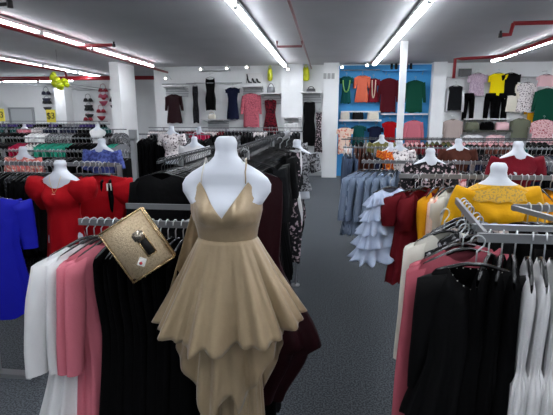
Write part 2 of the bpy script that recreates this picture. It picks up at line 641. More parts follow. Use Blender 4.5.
def sprinkler(t, loc, o):
    b = bmesh.new()
    v = Vector(loc) - Vector(o)
    tube(b, [v, v + Vector((0, 0, .06))], .03, 8)
    tube(b, [v + Vector((0, 0, .06)), v + Vector((0, 0, .1))], .018, 8)
    link_mesh('sprinkler_head', b, M_dark, t)


# left long pipe, right pipe, middle conduit, crosswise pipe
PZ = CEIL - .18
t = pipe_thing('sprinkler_pipe', 'long red sprinkler pipe running over the left racks', 'pipe', [[(-4.75, -1, PZ), (-4.75, 12.8, PZ)], [(-4.75, 8.1, PZ), (-4.3, 8.1, PZ + .02), (-4.05, 8.1, PZ + .02)]], M_red)
sprinkler(t, (-4.02, 8.1, PZ - .02), (-4.75, -1, PZ))
t = pipe_thing('sprinkler_pipe', 'red sprinkler pipe over the far left racks, bending down at its end', 'pipe', [[(-7.6, 0, PZ), (-7.6, 12.2, PZ), (-7.6, 12.3, PZ - .35)]], M_red)
t = pipe_thing('sprinkler_pipe', 'horizontal red pipe crossing in front of the far left wall', 'pipe', [[(-14.8, 14.0, 2.96), (-5.2, 14.0, 2.96)], [(-14.8, 14.1, 3.06), (-5.2, 14.1, 3.02)]], M_red, r=.035)
t = pipe_thing('sprinkler_pipe', 'thin dark pipe on the ceiling above the aisle', 'pipe', [[(-.5, -.5, PZ + .06), (-.5, 12.8, PZ + .06)], [(-.5, 8.2, PZ + .05), (-.5, 8.2, PZ - .05), (-.95, 8.2, PZ - .05), (-.95, 8.2, PZ + .05)]], mat('oxide red conduit', '6a3a3c', rough=.4), r=.022)
t = pipe_thing('sprinkler_pipe', 'red pipe on the right with a drop leg near the wall', 'pipe',
               [[(3.75, 0, PZ), (3.75, 10.4, PZ), (3.0, 10.7, PZ), (2.85, 10.7, PZ), (2.85, 10.7, PZ - .42)]], M_red, r=.035)
t = pipe_thing('sprinkler_pipe', 'short red branch pipe on the ceiling at far right', 'pipe', [[(2.75, 7.3, PZ + .08), (3.75, 7.3, PZ + .08), (4.4, 7.3, PZ + .08)], [(2.75, 7.3, PZ + .08), (2.72, 7.3, PZ - .08), (2.6, 7.3, PZ - .08)]], M_red)
sprinkler(t, (2.58, 7.3, PZ - .12), (2.75, 7.3, PZ + .08))
t = thing('fire_sprinkler', 'black sprinkler head at the upper left corner of the ceiling', 'sprinkler', at(10, 5, 4.6))
tube_obj('arm', [(-.35, 0, 0), (0, 0, .01)], .018, M_dark, t)
b = bmesh.new(); tube(b, [(0, 0, -.03), (0, 0, .05)], .03, 8); link_mesh('nozzle', b, M_dark, t)

# ================================================================ FOREGROUND
# --- gold dress on a white mannequin bust
GY = 1.6
GS = .915


def loft(bm, rings, close=True, mi=0, cap0=False, cap1=False):
    for j in range(len(rings) - 1):
        n = len(rings[j])
        for k in range(n if close else n - 1):
            bm.faces.new((rings[j][k], rings[j][(k + 1) % n], rings[j + 1][(k + 1) % n], rings[j + 1][k])).material_index = mi
    if cap0: bm.faces.new(rings[0])
    if cap1: bm.faces.new(rings[-1])


# torso profile in metres relative to neck top: z, halfwidth, halfdepth, y offset
TP = [(.006, .030, .030, .012), (.0, .038, .042, .012), (-.02, .047, .050, .01), (-.05, .044, .049, .008), (-.075, .050, .054, .006),
      (-.098, .072, .058, .004), (-.118, .108, .062, .002), (-.14, .145, .066, 0), (-.165, .174, .068, 0), (-.19, .188, .07, 0), (-.22, .186, .076, -.003),
      (-.25, .166, .088, -.008), (-.28, .146, .096, -.01), (-.33, .134, .10, -.01), (-.38, .122, .09, -.004), (-.45, .112, .08, 0), (-.52, .122, .085, 0),
      (-.60, .15, .10, .004), (-.66, .155, .105, .004), (-.665, .12, .08, .004)]


def torso_r(z):
    """half width, half depth, y offset at height z below the neck top"""
    for a, b_ in zip(TP[1:], TP[2:]):
        if z >= b_[0]:
            u = (z - a[0]) / (b_[0] - a[0])
            return [a[i] + (b_[i] - a[i]) * u for i in (1, 2, 3)]
    return TP[-2][1:]


def bust_bulge(x, z):
    e = 0
    for s in (-1, 1):
        e += math.exp(-((x - s * .066) / .045) ** 2 - ((z + .29) / .05) ** 2)
    return e * .045


def torso_bm(bm, N=40, s=1, rows=None):
    prof = []
    for a, b_ in zip(TP, TP[1:]):
        st = 3 if abs(a[0] - b_[0]) > .02 else 1
        for i in range(st):
            u = i / st
            prof.append([a[q] + (b_[q] - a[q]) * u for q in range(4)])
    prof.append(list(TP[-1]))
    # light smoothing of the widths
    rings = []
    for (z, hw, hd, yo) in prof:
        ring = []
        for k in range(N):
            th = 2 * PI * k / N
            cx, sy = math.cos(th), math.sin(th)
            pw = .9 if z < -.09 else 1
            x = hw * math.copysign(abs(cx) ** pw, cx)
            y = hd * math.copysign(abs(sy) ** 1.0, sy) + yo
            if sy < 0:
                y -= bust_bulge(x, z) * (-sy) ** .5
            # round shoulder caps: less depth and lower at the tips
            zz = z
            if -.25 < z < -.09:
                q = abs(x) / .19
                y = (y - yo) * (1 - .15 * q * q) + yo
            ring.append(bm.verts.new((x * s, y * s, zz * s)))
        rings.append(ring)
    loft(bm, rings, cap0=True, cap1=True)


_b = bmesh.new(); torso_bm(_b)
TORSO = bpy.data.meshes.new('torso')
bmesh.ops.recalc_face_normals(_b, faces=_b.faces)
_b.to_mesh(TORSO); _b.free(); TORSO.materials.append(M_torso)
TORSO.polygons.foreach_set('use_smooth', [True] * len(TORSO.polygons))


def mannequin(loc, label, pole_to, rz=0, scale=1):
    """loc = neck top"""
    t = thing('mannequin_bust', label, 'mannequin', loc, rz)
    t.scale = (scale,) * 3
    link_data('torso', TORSO, t)
    if pole_to is not None:
        L = (loc[2] - pole_to) / scale
        if L > .68:
            tube_obj('stand_pole', [(0, 0, -.6), (0, 0, -L)], .012, M_metal, t)
            b = bmesh.new(); tube(b, [(0, 0, -L), (0, 0, -L + .015)], .05, 16); link_mesh('stand_base', b, M_metal, t)
    return t


NT = at(225.5, 138, GY)     # neck top
mannequin(NT, 'white headless mannequin bust wearing the gold dress', .0, rz=R(3), scale=GS)

M_gold = mat('gold satin', '9b8769', rough=.36, metal=.2, bump=.5, bscale=16, sheen=.2, noise=.05, nscale=12)
M_goldin = mat('gold satin lining', 'a38b5c', rough=.5, metal=.1, bump=.2, bscale=18)
gd = thing('gold_dress', 'champagne gold satin dress with thin straps and pointed layered hem', 'dress', NT, R(3))
gd.scale = (GS,) * 3


def gz(py): return (Z(py, GY, 225) - NT.z) / GS


# bodice: front half is cut to two cups meeting in a V
def bodice():
    bm = bmesh.new()
    N = 72
    zb = gz(238)
    rings = []
    M = 18
    for j in range(M + 1):
        t = j / M
        ring = []
        for k in range(N):
            th = 2 * PI * k / N
            cx, sy = math.cos(th), math.sin(th)
            x0 = .14 * cx
            if sy < 0:
                a = abs(x0)
                zv = gz(212)
                zp = gz(180)
                if a < .088:
                    zt = zv + (zp - zv) * (a / .088) ** 1.0
                else:
                    zt = zp - max(0, a - .094) / .05 * .10
            else:
                zt = gz(205) + .01
            z = zb + (zt - zb) * t
            hw, hd, yo = torso_r(z)
            hw = min(hw, .142)
            off = .007
            x = (hw + off) * math.copysign(abs(cx) ** .95, cx)
            y = (hd + off) * sy + yo
            if sy < 0:
                y -= bust_bulge(x, z) * 1.08 * (-sy) ** .5
                # gathered folds below the cups and the band seam
                y -= .0025 * math.sin(x * 260) * max(0, 1 - abs(z - gz(212)) / .06)
                if z < gz(219):
                    y += .004
            ring.append(bm.verts.new((x, y, z)))
        rings.append(ring)
    loft(bm, rings)
    return bm


o = link_mesh('bodice', bodice(), M_gold, gd)
so = o.modifiers.new('s', 'SOLIDIFY'); so.thickness = .003; so.offset = 1
b = bmesh.new()
for s_ in (1,):
    pts = []
    for k in range(12):
        u = k / 11
        x = -.133 + .266 * u
        hw, hd, yo = torso_r(gz(219))
        y = -(hd + .0105) * math.sqrt(max(0, 1 - (x / (.139)) ** 2)) + yo - bust_bulge(x, gz(219)) * 1.05
        pts.append((x, y, gz(219) + .012 * (1 - (x / .13) ** 2)))
    tube(b, pts, .003, 6)
link_mesh('underbust_seam', b, M_goldin, gd)
for s_, nm in ((-1, 'strap'), (1, 'strap')):
    b = bmesh.new()
    x = s_ * .090
    pts = []
    for z in (gz(181), gz(176), gz(170), gz(165)):
        hw, hd, yo = torso_r(z)
        pts.append((x * (1 if z < gz(172) else .97), -(hd) * math.sqrt(max(.05, 1 - (x / hw) ** 2)) + yo - .010 - bust_bulge(x, z), z))
    pts.append((x * .93, .0, gz(165) + .028))
    pts.append((x * .9, .055, gz(172)))
    pts.append((x * .9, .09, gz(205)))
    tube(b, pts, .003, 6)
    st = link_mesh('strap', b, M_gold if s_ > 0 else mat('clear strap', 'bcb8ae', rough=.3), gd)
    if s_ < 0: st['label'] = 'clear plastic shoulder strap'


def skirt(ztop_f, ztop_b, hem_fn, rad_fn, folds, amp, ph, N=160, M=22, r0=(.122, .09), yo=0.0, upow=.95, xk=.22):
    bm = bmesh.new()
    rings = []
    for j in range(M + 1):
        t = j / M
        ring = []
        for k in range(N):
            th = 2 * PI * k / N
            cx, sy = math.cos(th), math.sin(th)
            fr_ = .5 - .5 * sy
            zt = ztop_b + (ztop_f - ztop_b) * (fr_ ** .5 if sy < 0.6 else 0)
            zh = hem_fn(th)
            rx, ry = rad_fn(th)
            z = zt + (zh - zt) * t
            u = t ** upow
            f1 = 2 * abs(math.sin(folds * .5 * th + ph + .5 * math.sin(2 * th))) ** .55 - 1.3
            fo = 1 + amp * u * (f1 * .7 + .3 * math.sin(folds * 2.3 // 1 * th + 1.3)) + .012 * math.sin(34 * th) * (1 - t) * min(1, t * 10 + .2)
            x = (r0[0] + (rx - r0[0]) * u) * math.copysign(abs(cx) ** .9, cx) * (1 + (fo - 1) * xk)
            y = (r0[1] + (ry - r0[1]) * u) * sy * fo + yo
            ring.append(bm.verts.new((x, y, z)))
        rings.append(ring)
    loft(bm, rings)
    return bm


PXM = GY / F  # metres per pixel about


def dang(a, b_):
    return abs((a - b_ + PI) % (2 * PI) - PI)


def by_cos(tab, th):
    c = math.cos(th)
    for p, q in zip(tab, tab[1:]):
        if c <= q[0]:
            return p[1] + (q[1] - p[1]) * (c - p[0]) / (q[0] - p[0])
    return tab[-1][1]


HO = [(-1, 320), (-.85, 322), (-.55, 329), (-.35, 333), (-.2, 326), (0, 332), (.12, 326), (.3, 327), (.55, 322), (.75, 320), (.9, 313), (1, 309)]


def hem_over(th):
    z = gz(by_cos(HO, th))
    if math.sin(th) > 0:
        z -= .04 * math.sin(th)
    return z


def rad_over(th):
    c = math.cos(th)
    return (.325 if c < 0 else .325), .19


o = link_mesh('overskirt', skirt(gz(236), gz(234), hem_over, rad_over, 10, .42, .9, r0=(.122, .090), upow=1.0), M_gold, gd)
so = o.modifiers.new('s', 'SOLIDIFY'); so.thickness = .0025
HU = [(-1, 335), (-.85, 350), (-.62, 372), (-.3, 410), (-.1, 385), (.08, 374), (.2, 392), (.5, 366), (.8, 342), (1, 325)]


def hem_under(th):
    z = gz(by_cos(HU, th))
    if math.sin(th) > 0:
        z -= .25 * math.sin(th)
    return z


o = link_mesh('underskirt', skirt(gz(243), gz(241), hem_under, lambda th: (.245, .15), 8, .3, 2.0, r0=(.112, .084), yo=.01), M_gold, gd)
so = o.modifiers.new('s', 'SOLIDIFY'); so.thickness = .0025
o = link_mesh('inner_skirt', skirt(gz(250), gz(250), lambda th: gz(470), lambda th: (.165, .10), 8, .3, 1.0, r0=(.105, .08), yo=.015), M_gold, gd)
so = o.modifiers.new('s', 'SOLIDIFY'); so.thickness = .0025
# side drapes hanging from the bodice behind the waist
for s_ in (-1,):
    bm = bmesh.new()
    rings = []
    ztp, zbt = (gz(196), gz(325)) if s_ < 0 else (gz(228), gz(300))
    for j in range(13):
        t = j / 12
        ring = []
        for k in range(25):
            u = k / 24
            x = s_ * (.10 + (.035 + (.20 if s_ < 0 else .15) * t) * u)
            y = .05 + .05 * t + .012 * math.sin(u * 16 + t * 2) * t - .02 * u
            z = ztp + (zbt - ztp) * t - .0 * u
            ring.append(bm.verts.new((x, y, z)))
        rings.append(ring)
    loft(bm, rings, close=False)
    o = link_mesh('side_drape', bm, M_gold, gd)
    so = o.modifiers.new('s', 'SOLIDIFY'); so.thickness = .003

# --- front left rack with white, pink and black garments
def foreground():
    # left front rack: rail runs left-right
    yA = 1.84
    zr = Z(222, yA, 90)
    xa, xb = X(79, yA, 222), X(200, yA, 222)
    rack('clothes_rack', 'steel rack at front left carrying white, pink and black clothes', [((xa, yA), (xb + .02, yA)), ((xa + .05, yA + .38), (xb + .1, yA + .38))], zr,
         [(xb, yA + .02), (xb + .05, yA + .36)], cross=(((xb, yA), (xb + .08, yA + .38)), ((xb - .08, yA), (xb + .0, yA + .38))))
    n = 15
    for i in range(n):
        u = i / (n - 1)
        x = xa + .035 + (xb - xa - .08) * u
        if i < 2:
            kind, col, w = 'gown', 'white', 'long white dress with soft sleeves at the left end of the front left rack'
            if i == 0:
                hang('gown', 'white', (x, yA, zr), R(62), 'floaty white long dress, leftmost garment on the front left rack', None, 1, W=.2, L=1.3, sl=.5, slr=.07, puff=.25, out=.3, N=90, M=30, folds=11, amp=.3, p=[(0, 1, .01), (.1, 1.05, .05), (.4, 1.05, .07), (1, 2.0, .13)])
            else:
                hang('blouse', 'white', (x, yA, zr), R(66), 'second white blouse between the floaty white dress and the pink ones', None, 2, L=1.1, W=.2, sl=.5, folds=10, N=60)
        elif i < 4:
            hang('blouse', 'pink', (x, yA, zr), R(68 + i), ['light pink long blouse beside the white clothes at front left', 'deeper pink blouse touching the black clothes at front left'][i - 2], None, i, L=1.1 + .06 * (i - 2), W=.2, sl=.5, folds=9, N=60, slr=.06)
        else:
            hang('dress', 'black', (x, yA, zr), R(84 + (i % 3) * 3), '%s long black dress from the left on the front left rack' % ORD[i - 4], None, i % 3, W=.2, L=1.12, sl=0, folds=5, amp=.14)
    # gold clutch hung against the rack
    Yc = 1.5
    c = (at(140, 207, Yc) + at(173, 256, Yc) + at(137, 285, Yc) + at(103, 230, Yc)) / 4
    g = thing('clutch_bag', 'glittery gold clutch bag with red dotted price tag', 'handbag', c)
    u = (at(173, 256, Yc) - at(140, 207, Yc)); v = (at(140, 207, Yc) - at(103, 230, Yc))
    Lu, Lv = u.length, v.length
    ang = math.atan2(u.z, u.x)
    g.rotation_euler = (R(-12), -ang, R(4))
    M_gl = mat('gold glitter', 'd6c09c', rough=.4, metal=.2, pattern='noise', pscale=130, thr=.45, col2='c0a888', bump=.6, bscale=300)
    M_edge = mat('gold trim', 'b79c74', rough=.25, metal=.8)
    bm = bmesh.new(); bx(bm, (0, 0, 0), (Lu, .045, Lv)); bmesh.ops.bevel(bm, geom=bm.edges[:], offset=.012, segments=3, affect='EDGES')
    link_mesh('body', bm, M_gl, g)
    bm = bmesh.new()
    for s in (-1, 1):
        pts = [(-Lu / 2, s * .02, -Lv / 2), (Lu / 2, s * .02, -Lv / 2), (Lu / 2, s * .02, Lv / 2), (-Lu / 2, s * .02, Lv / 2), (-Lu / 2, s * .02, -Lv / 2)]
        for a_, b_ in zip(pts, pts[1:]): tube(bm, [a_, b_], .004, 6)
    link_mesh('metal_frame', bm, M_edge, g)
    # handle slot and clasp towards the upper right long side
    bm = bmesh.new(); bx(bm, (.012, -.024, Lv * .17), (.085, .006, .032)); bmesh.ops.bevel(bm, geom=bm.edges[:], offset=.003, segments=2, affect='EDGES')
    link_mesh('handle_slot', bm, mat('slot black', '0c0a08', rough=.5), g)
    bm = bmesh.new()
    for z_ in (Lv * .17 - .018, Lv * .17 + .018): tube(bm, [(-.033, -.027, z_), (.057, -.027, z_)], .003, 6)
    for x_ in (-.033, .057): tube(bm, [(x_, -.027, Lv * .17 - .018), (x_, -.027, Lv * .17 + .018)], .003, 6)
    link_mesh('slot_frame', bm, M_edge, g)
    bm = bmesh.new(); bx(bm, (-.028, -.034, Lv * .15), (.040, .018, .044)); bmesh.ops.bevel(bm, geom=bm.edges[:], offset=.007, segments=3, affect='EDGES')
    link_mesh('clasp', bm, mat('pewter clasp', '9c9486', rough=.25, metal=.8), g)
    bm = bmesh.new(); bx(bm, (.06, -.027, -.018), (.032, .002, .028), Euler((0, .9, 0)))
    tg = link_mesh('price_tag', bm, M_tag, g, False); tg['label'] = 'white price tag'
    bm = bmesh.new(); tube(bm, [(.062, -.0275, -.024), (.062, -.0295, -.024)], .006, 14)
    link_mesh('red_dot', bm, mat('red sticker', 'b01c28', rough=.5), tg)


foreground()


# --- central double rack, rails running away from the camera
xR, xLf = -.47, -1.08
zC, zC2 = 1.53, 1.42
rack('clothes_rack', 'long steel rack of black dresses bordering the aisle behind the gold dress', [((xR, 2.0), (xR, 5.3))], zC, [(xR, 2.5), (xR, 3.7), (xR, 5.25)], railh=.016, rail_m=M_raild)
rack('clothes_rack', 'long steel rack of black tops left of the gold mannequin', [((xLf, 2.65), (xLf, 5.3))], zC2, [(xLf, 3.1), (xLf, 5.25)], railh=.016, rail_m=M_raild)
pal_b = [(5, 'dress', 'black', 'black dress'), (3, 'sleeved dress', 'jet', 'glossy black short sleeved dress'), (1, 'sleeved dress', 'charcoal', 'charcoal dress')]
hang('gown', 'dark burgundy', (xR + .07, 2.08, zC), R(-8), 'dark burgundy satin gown with flared skirt just behind the gold dress', None, 1, W=.19, L=1.3, folds=6, amp=.3, N=70, M=24, p=[(0, 1, .01), (.1, 1, .03), (.35, .9, .05), (.72, 2.05, .12), (.75, 1.7, .1), (1, 1.0, .09)])
hang('gown', 'black', (xR - .02, 2.16, zC), R(-5), 'long black dress right behind the dark burgundy gown', None, 2, W=.2, L=1.45, p=[(0, 1, .01), (.1, 1, .03), (.35, .9, .05), (1, 1.3, .09)])
row((xR, 2.22), (xR, 4.6), zC, .055, pal_b, 'hanging in the long rack behind the gold dress', 4, jit=.1, hgr='dark')
row((xR, 4.6), (xR, 5.3), zC, .045, [(1, 'dress', 'black floral', 'black floral dress'), (1, 'sleeved dress', 'grey pattern', 'grey patterned dress')], 'at the far end of the aisle side rack', 8)
row((xLf, 2.68), (xLf, 5.3), zC2, .06, [(5, 'shirt', 'black', 'black long top'), (3, 'blouse', 'jet', 'glossy black blouse'), (2, 'shirt', 'charcoal', 'charcoal long top')], 'in the rack left of the gold mannequin', 5, hgr='dark')
# a flowery white scarf and pink flowered dress near the aisle end of that rack
hang('slim dress', 'black floral', (xR + .1, 3.4, zC), R(10), 'black dress with pink flowers beside the aisle', None, 1, W=.17, L=1.0)
hang('slim dress', 'white', (xR + .12, 3.75, zC), R(10), 'narrow white dress sticking out into the aisle', None, 1, W=.14, L=.95)

# --- left: steel post, red dress mannequin rack, royal blue garment
RY = 2.75
zRed = 1.36
rack('clothes_rack', 'steel rack of dark clothes and red dresses behind the red dress mannequin', [((X(-40, 3.2, 168), 3.2), (X(120, 3.2, 168), 3.2))], zRed - .02, [(X(-20, 3.2), 3.2), (X(118, 3.2), 3.2)])
NR = at(59, 161, RY)
mannequin(NR, 'white mannequin bust in the red puff sleeved dress', 0, scale=.86)
rd = thing('red_dress', 'bright red dress with puff sleeves and wide neckline on a mannequin', 'dress', NR)
rd.scale = (.86,) * 3


def worn(parent, cm, name='body', L=.45, wide=1.06, neck_w=.12, neck_d=.16, sl=.14, puff=.5, slr=.07, flare=1.1, N=40, M=14, seed=3):
    """a garment worn by the bust; sits just outside the torso"""
    bm = bmesh.new()
    rings = []
    rnd = random.Random(seed)
    ph = rnd.uniform(0, 6)
    for j in range(M + 1):
        t = j / M
        ring = []
        for k in range(N):
            th = 2 * PI * k / N
            cx, sy = math.cos(th), math.sin(th)
            xa_ = .185 * cx
            # neckline height
            a = abs(xa_)
            zs = -.108 - max(0, a - .07) * .48
            if a < neck_w:
                e = 1 - (a / neck_w) ** 2
                zs = zs - (neck_d - .10) * e * (1 if sy < 0 else .2) if True else zs
            z = zs + (-.15 - L - zs) * t
            hw, hd, yo = torso_r(z if z > -.64 else -.64)
            hw = min(hw, .185)
            if z < -.45:
                q = (-.45 - z)
                hw = .118 + q * .22 * flare
                hd = .09 + q * .16 * flare
            x = (hw * wide + .006) * cx
            y = (hd + .012) * sy + yo
            if sy < 0: y -= bust_bulge(x, z) * 1.0 * (-sy) ** .5
            f = 1 + .08 * t * math.sin(9 * th + ph)
            ring.append(bm.verts.new((x * f, y * f, z)))
        rings.append(ring)
    loft(bm, rings)
    o = link_mesh(name, bm, cm, parent)
    if sl:
        for s in (-1, 1):
            b = bmesh.new()
            rg = []
            for j in range(11):
                t = j / 10
                rr = slr * (1 + puff * math.sin(PI * min(1, t * .9 + .08))) * (1 - .25 * t)
                cx_ = s * (.158 + .32 * sl * t)
                cz_ = -.155 - sl * t
                r_ = []
                for k in range(20):
                    th = 2 * PI * k / 20
                    f = 1 + .07 * math.sin(6 * th + t * 5)
                    r_.append(b.verts.new((cx_ + rr * math.cos(th) * f, rr * math.sin(th) * .85 * f, cz_ - rr * math.cos(th) * s * -.35)))
                rg.append(r_)
            loft(b, rg, cap0=True)
            link_mesh('sleeve', b, cm, parent)
    return o


worn(rd, CL['red'], 'bodice', L=1.0, sl=.16, puff=.55, slr=.085, neck_w=.135, neck_d=.20, N=64, M=26, flare=.45)
# heart pendant
nk = thing('necklace', 'thin necklace with a pale heart pendant on the red dress', 'necklace', NR)
nk.scale = (.86,) * 3
b = bmesh.new()
pts = []
for k in range(15):
    u = -1 + 2 * k / 14
    x = .05 * u
    z = -.11 - .13 * (1 - abs(u) ** 1.6)
    hw, hd, yo = torso_r(z)
    pts.append((x, -(hd + .02) * math.sqrt(1 - min(.9, (x / hw) ** 2)) - bust_bulge(x, z), z))
tube(b, pts, .0018, 5)
link_mesh('chain', b, mat('gold chain', 'cdb070', rough=.3, metal=.8), nk)
b = bmesh.new()
vs = []
for k in range(24):
    a = 2 * PI * k / 24
    vs.append((.0011 * 16 * math.sin(a) ** 3, .0011 * (13 * math.cos(a) - 5 * math.cos(2 * a) - 2 * math.cos(3 * a) - math.cos(4 * a))))
yy = pts[7][1] - .006
f0 = [b.verts.new((x_, yy, pts[7][2] - .018 + z_)) for x_, z_ in vs]
f1 = [b.verts.new((x_, yy + .008, pts[7][2] - .018 + z_)) for x_, z_ in vs]
b.faces.new(f0); b.faces.new(f1)
for k in range(24): b.faces.new((f0[k], f0[(k + 1) % 24], f1[(k + 1) % 24], f1[k]))
link_mesh('heart_pendant', b, mat('rose pendant', 'e6b8a6', rough=.4), nk, False)
# red dresses hanging behind to the right
for i in range(5):
    hang('sleeved dress', 'red', (X(76 + i * 5.5, 3.05, 160), 3.05, zRed + .0), R(30), 'red puff sleeved dress, %s from the left behind the red mannequin' % ORD[i], None, i % 3, sl=.18, slr=.085, puff=.5, W=.2, L=1.0, tagged=(1 if i == 4 else 0))
# dark clothes left
row((X(-40, 3.2, 168), 3.2), (X(62, 3.2, 168), 3.2), zRed - .02, .04, [(6, 'shirt', 'black', 'black top'), (1, 'blouse', 'charcoal', 'charcoal blouse'), (1, 'dress', 'sequin black', 'black sequinned dress')], 'on the rack left of the red mannequin', 12)
row((X(98, 3.2, 168), 3.2), (X(120, 3.2, 168), 3.2), zRed - .02, .04, [(6, 'dress', 'black', 'black dress')], 'on the rack right of the red dresses', 13)
# royal blue dresses at the left edge
zb_ = 1.3
yb_ = 2.35
rack('clothes_rack', 'low steel rack at the left edge holding royal blue dresses', [((X(-90, yb_), yb_), (X(-8, yb_), yb_))], zb_, [(X(-80, yb_), yb_ + .03), (X(-38, yb_), yb_ + .03)], feet=.5)
for i in range(6):
    hang('sleeved dress', 'royal blue', (X(-22 - i * 9, yb_), yb_, zb_), R(50 + 4 * i), 'royal blue satin dress, %s from the right at the left edge of the scene' % ORD[i], None, i % 3, W=.19, L=.86, sl=.3, slr=.07, N=60, folds=8, amp=.25)
# steel post behind the clutch, left of the black rack
t = thing('steel_upright', 'tall square steel upright with flat top between the left racks', 'post', (X(134, 2.75), 2.75, 0))
box('post', (0, 0, Z(140, 2.75) / 2), (.03, .03, Z(140, 2.75)), M_metal, t)
box('cap', (0, 0, Z(136, 2.75)), (.045, .03, .07), M_metal, t)
box('foot', (0, 0, .015), (.4, .06, .03), M_metal, t)

# ================================================================ FRONT RIGHT RACK
def front_right():
    yA = 1.45
    zr = Z(238, yA, 500)
    xa = X(478, yA, 238)
    xb = xa + .95
    yB = 2.12
    xs = X(456, yB, 205)
    yC = 1.98
    xc = X(513, yC, 208)
    zc = Z(208, yC, 520)
    t = rack('clothes_rack', 'steel rack at front right with pink, black lace and white clothes', [((xa, yA), (xb, yA)), ((xa + .03, yA + .02), (xs, yB)), ((xc, yC), (xc + .9, yC))], zr,
             [(xa + .42, yA + .22), (xb, yA + .3)],
             cross=(((xa + .03, 1.6, zr), (xb, 1.6, zr)), ((xc, yC, zr), (xa + .42, yA + .22, zr)), ((xa + .42, yA + .22, zr), (xb, yA + .3, zr))))
    # black lace blouse, turned to the camera
    r_ = hang('blouse', 'jet', (xa - .02, yA - .06, zr), R(-2), 'black long sleeved blouse with beaded neckline at the end of the front right rail', None, 1, W=.135, L=.66, sl=.42, slr=.045, out=.10, N=80, M=30, folds=12, amp=.25, dip=.085, neck=.085, p=[(0, 1, .012), (.12, 1.05, .04), (.5, 1.0, .05), (.55, 1.02, .055), (1, 1.45, .09)])
    b = bmesh.new()
    for k in range(22):
        a = 2 * PI * k / 22
        x = .084 * math.cos(a)
        e = 1 - (x / .085) ** 2
        zz = shoulder_z(x, .135) - .085 * e * (1 if math.sin(a) < 0 else .25)
        bmesh.ops.create_icosphere(b, subdivisions=1, radius=.0022, matrix=Matrix.Translation((x, .012 * math.sin(a) - .004, zz - .002)))
    l = link_mesh('bead_trim', b, mat('pearl bead', 'd8d4cc', rough=.3), r_); l['label'] = 'pale beads around the neckline'
    l = box('care_label', (.005, -.018, -.17), (.018, .002, .05), M_tag, r_); l['label'] = 'small white label'
    n = 20
    for i in range(n):
        x = xa + .045 + i * .042
        if i < 3:
            hang('blouse', 'black', (x, yA + .02, zr), R(62 + 4 * i), '%s black blouse behind the beaded blouse, before the ivory tops' % ORD[i], None, i % 3, W=.17, L=.62, dip=.07, sl=0)
        elif i < 13:
            hang('dress', 'white', (x, yA, zr), R(70), 'ivory pleated sleeveless top, %s from the left on the front right rail' % ORD[i - 3], None, i % 3, W=.17, L=.70, folds=16, amp=.22, N=64, dip=.1, neck=.12, p=[(0, 1, .008), (.1, 1, .026), (.5, .9, .02), (.56, 1.15, .035), (1, 1.3, .04)])
        else:
            hang('blouse', 'white', (x, yA, zr), R(80), 'white shirt at the right end of the front right rail', 'white shirts on the front right rail', i % 3, W=.19, L=.7)
    # side rail going away: pinks, white
    items = [('blouse', 'dusty pink', 'dusty pink blouse with white price tag on the front right side rail', dict(W=.18, L=.92, sl=.62, slr=.05, out=.12)),
             ('blouse', 'dusty pink', 'second dusty pink blouse behind the tagged one on the side rail', dict(W=.18, L=.8, slr=.05, out=.08)),
             ('shirt', 'black', 'black top between pink and white clothes on the side rail', dict(W=.15, L=.6, sl=.3)),
             ('blouse', 'black', 'black blouse behind the pink clothes on the side rail', dict(W=.15, L=.6, sl=.3)),
             ('shirt', 'ivory', 'long ivory lace tunic hanging out over the aisle', dict(W=.15, L=.64, sl=.5, out=.1)),
             ('shirt', 'black white', 'black and white patterned shirt behind the ivory tunic', dict(W=.2)),
             ('shirt', 'beige', 'beige top behind the ivory tunic', dict(W=.2)), ('shirt', 'black', 'black shirt at the far end of the side rail', dict(W=.2)),
             ('tshirt', 'grey', 'grey top at the far end of the side rail', dict(W=.2))]
    m = len(items)
    for i, (k_, c_, lb, ov) in enumerate(items):
        u = (i + 1.1) / (m + .6)
        px_ = xa + .03 + (xs - xa - .03) * u
        py_ = yA + .03 + (yB - yA - .05) * u
        off = -.09 if c_ == 'ivory' else (-.055 if c_ == 'dusty pink' else .02)
        hang(k_, c_, (px_ + off, py_, zr), R(24 + (i % 3) * 4), lb, None, i % 3, tagged=(-1 if i == 0 else 0), N=56, **ov)
    # rear rail
    row((xc + .04, yC), (xc + .9, yC), zr, .042, [(2, 'shirt', 'black', 'black shirt'), (1, 'tshirt', 'grey pattern', 'grey patterned top')], 'on the rear rail of the front right rack', 33)


front_right()

# ================================================================ YELLOW TOP MANNEQUIN
NYl = at(500, 164, 2.45)
mannequin(NYl, 'white mannequin bust wearing the yellow lace top', 0, scale=.92)
yt = thing('yellow_top', 'mustard yellow top with lace shoulders on a mannequin bust', 'top', NYl)
yt.scale = (.92,) * 3
worn(yt, CL['yellow'], 'bodice', L=.42, sl=.30, puff=.15, slr=.075, neck_w=.10, neck_d=.14, N=56, M=20, wide=1.1)
b = bmesh.new()
ring = []
for j, (zz, ex) in enumerate(((-.118, .004), (-.16, .012), (-.21, .016))):
    r_ = []
    hw, hd, yo = torso_r(zz)
    for k in range(48):
        th = 2 * PI * k / 48
        x = (min(hw, .18) + ex) * math.cos(th); y = (hd + ex) * math.sin(th) + yo
        r_.append(b.verts.new((x * 1.03, y * 1.1 - bust_bulge(x, zz) * (math.sin(th) < 0), zz + .006 * math.sin(12 * th) * (j == 2))))
    ring.append(r_)
loft(b, ring)
o = link_mesh('lace_yoke', b, floral('yellow lace', 'd8a83a', 'a88a50', 90, .45), yt); o['label'] = 'open lace yoke in paler yellow'

# ================================================================ RIGHT RACK ROWS
def rxr(y, px, py=150): return X(px, y, py)


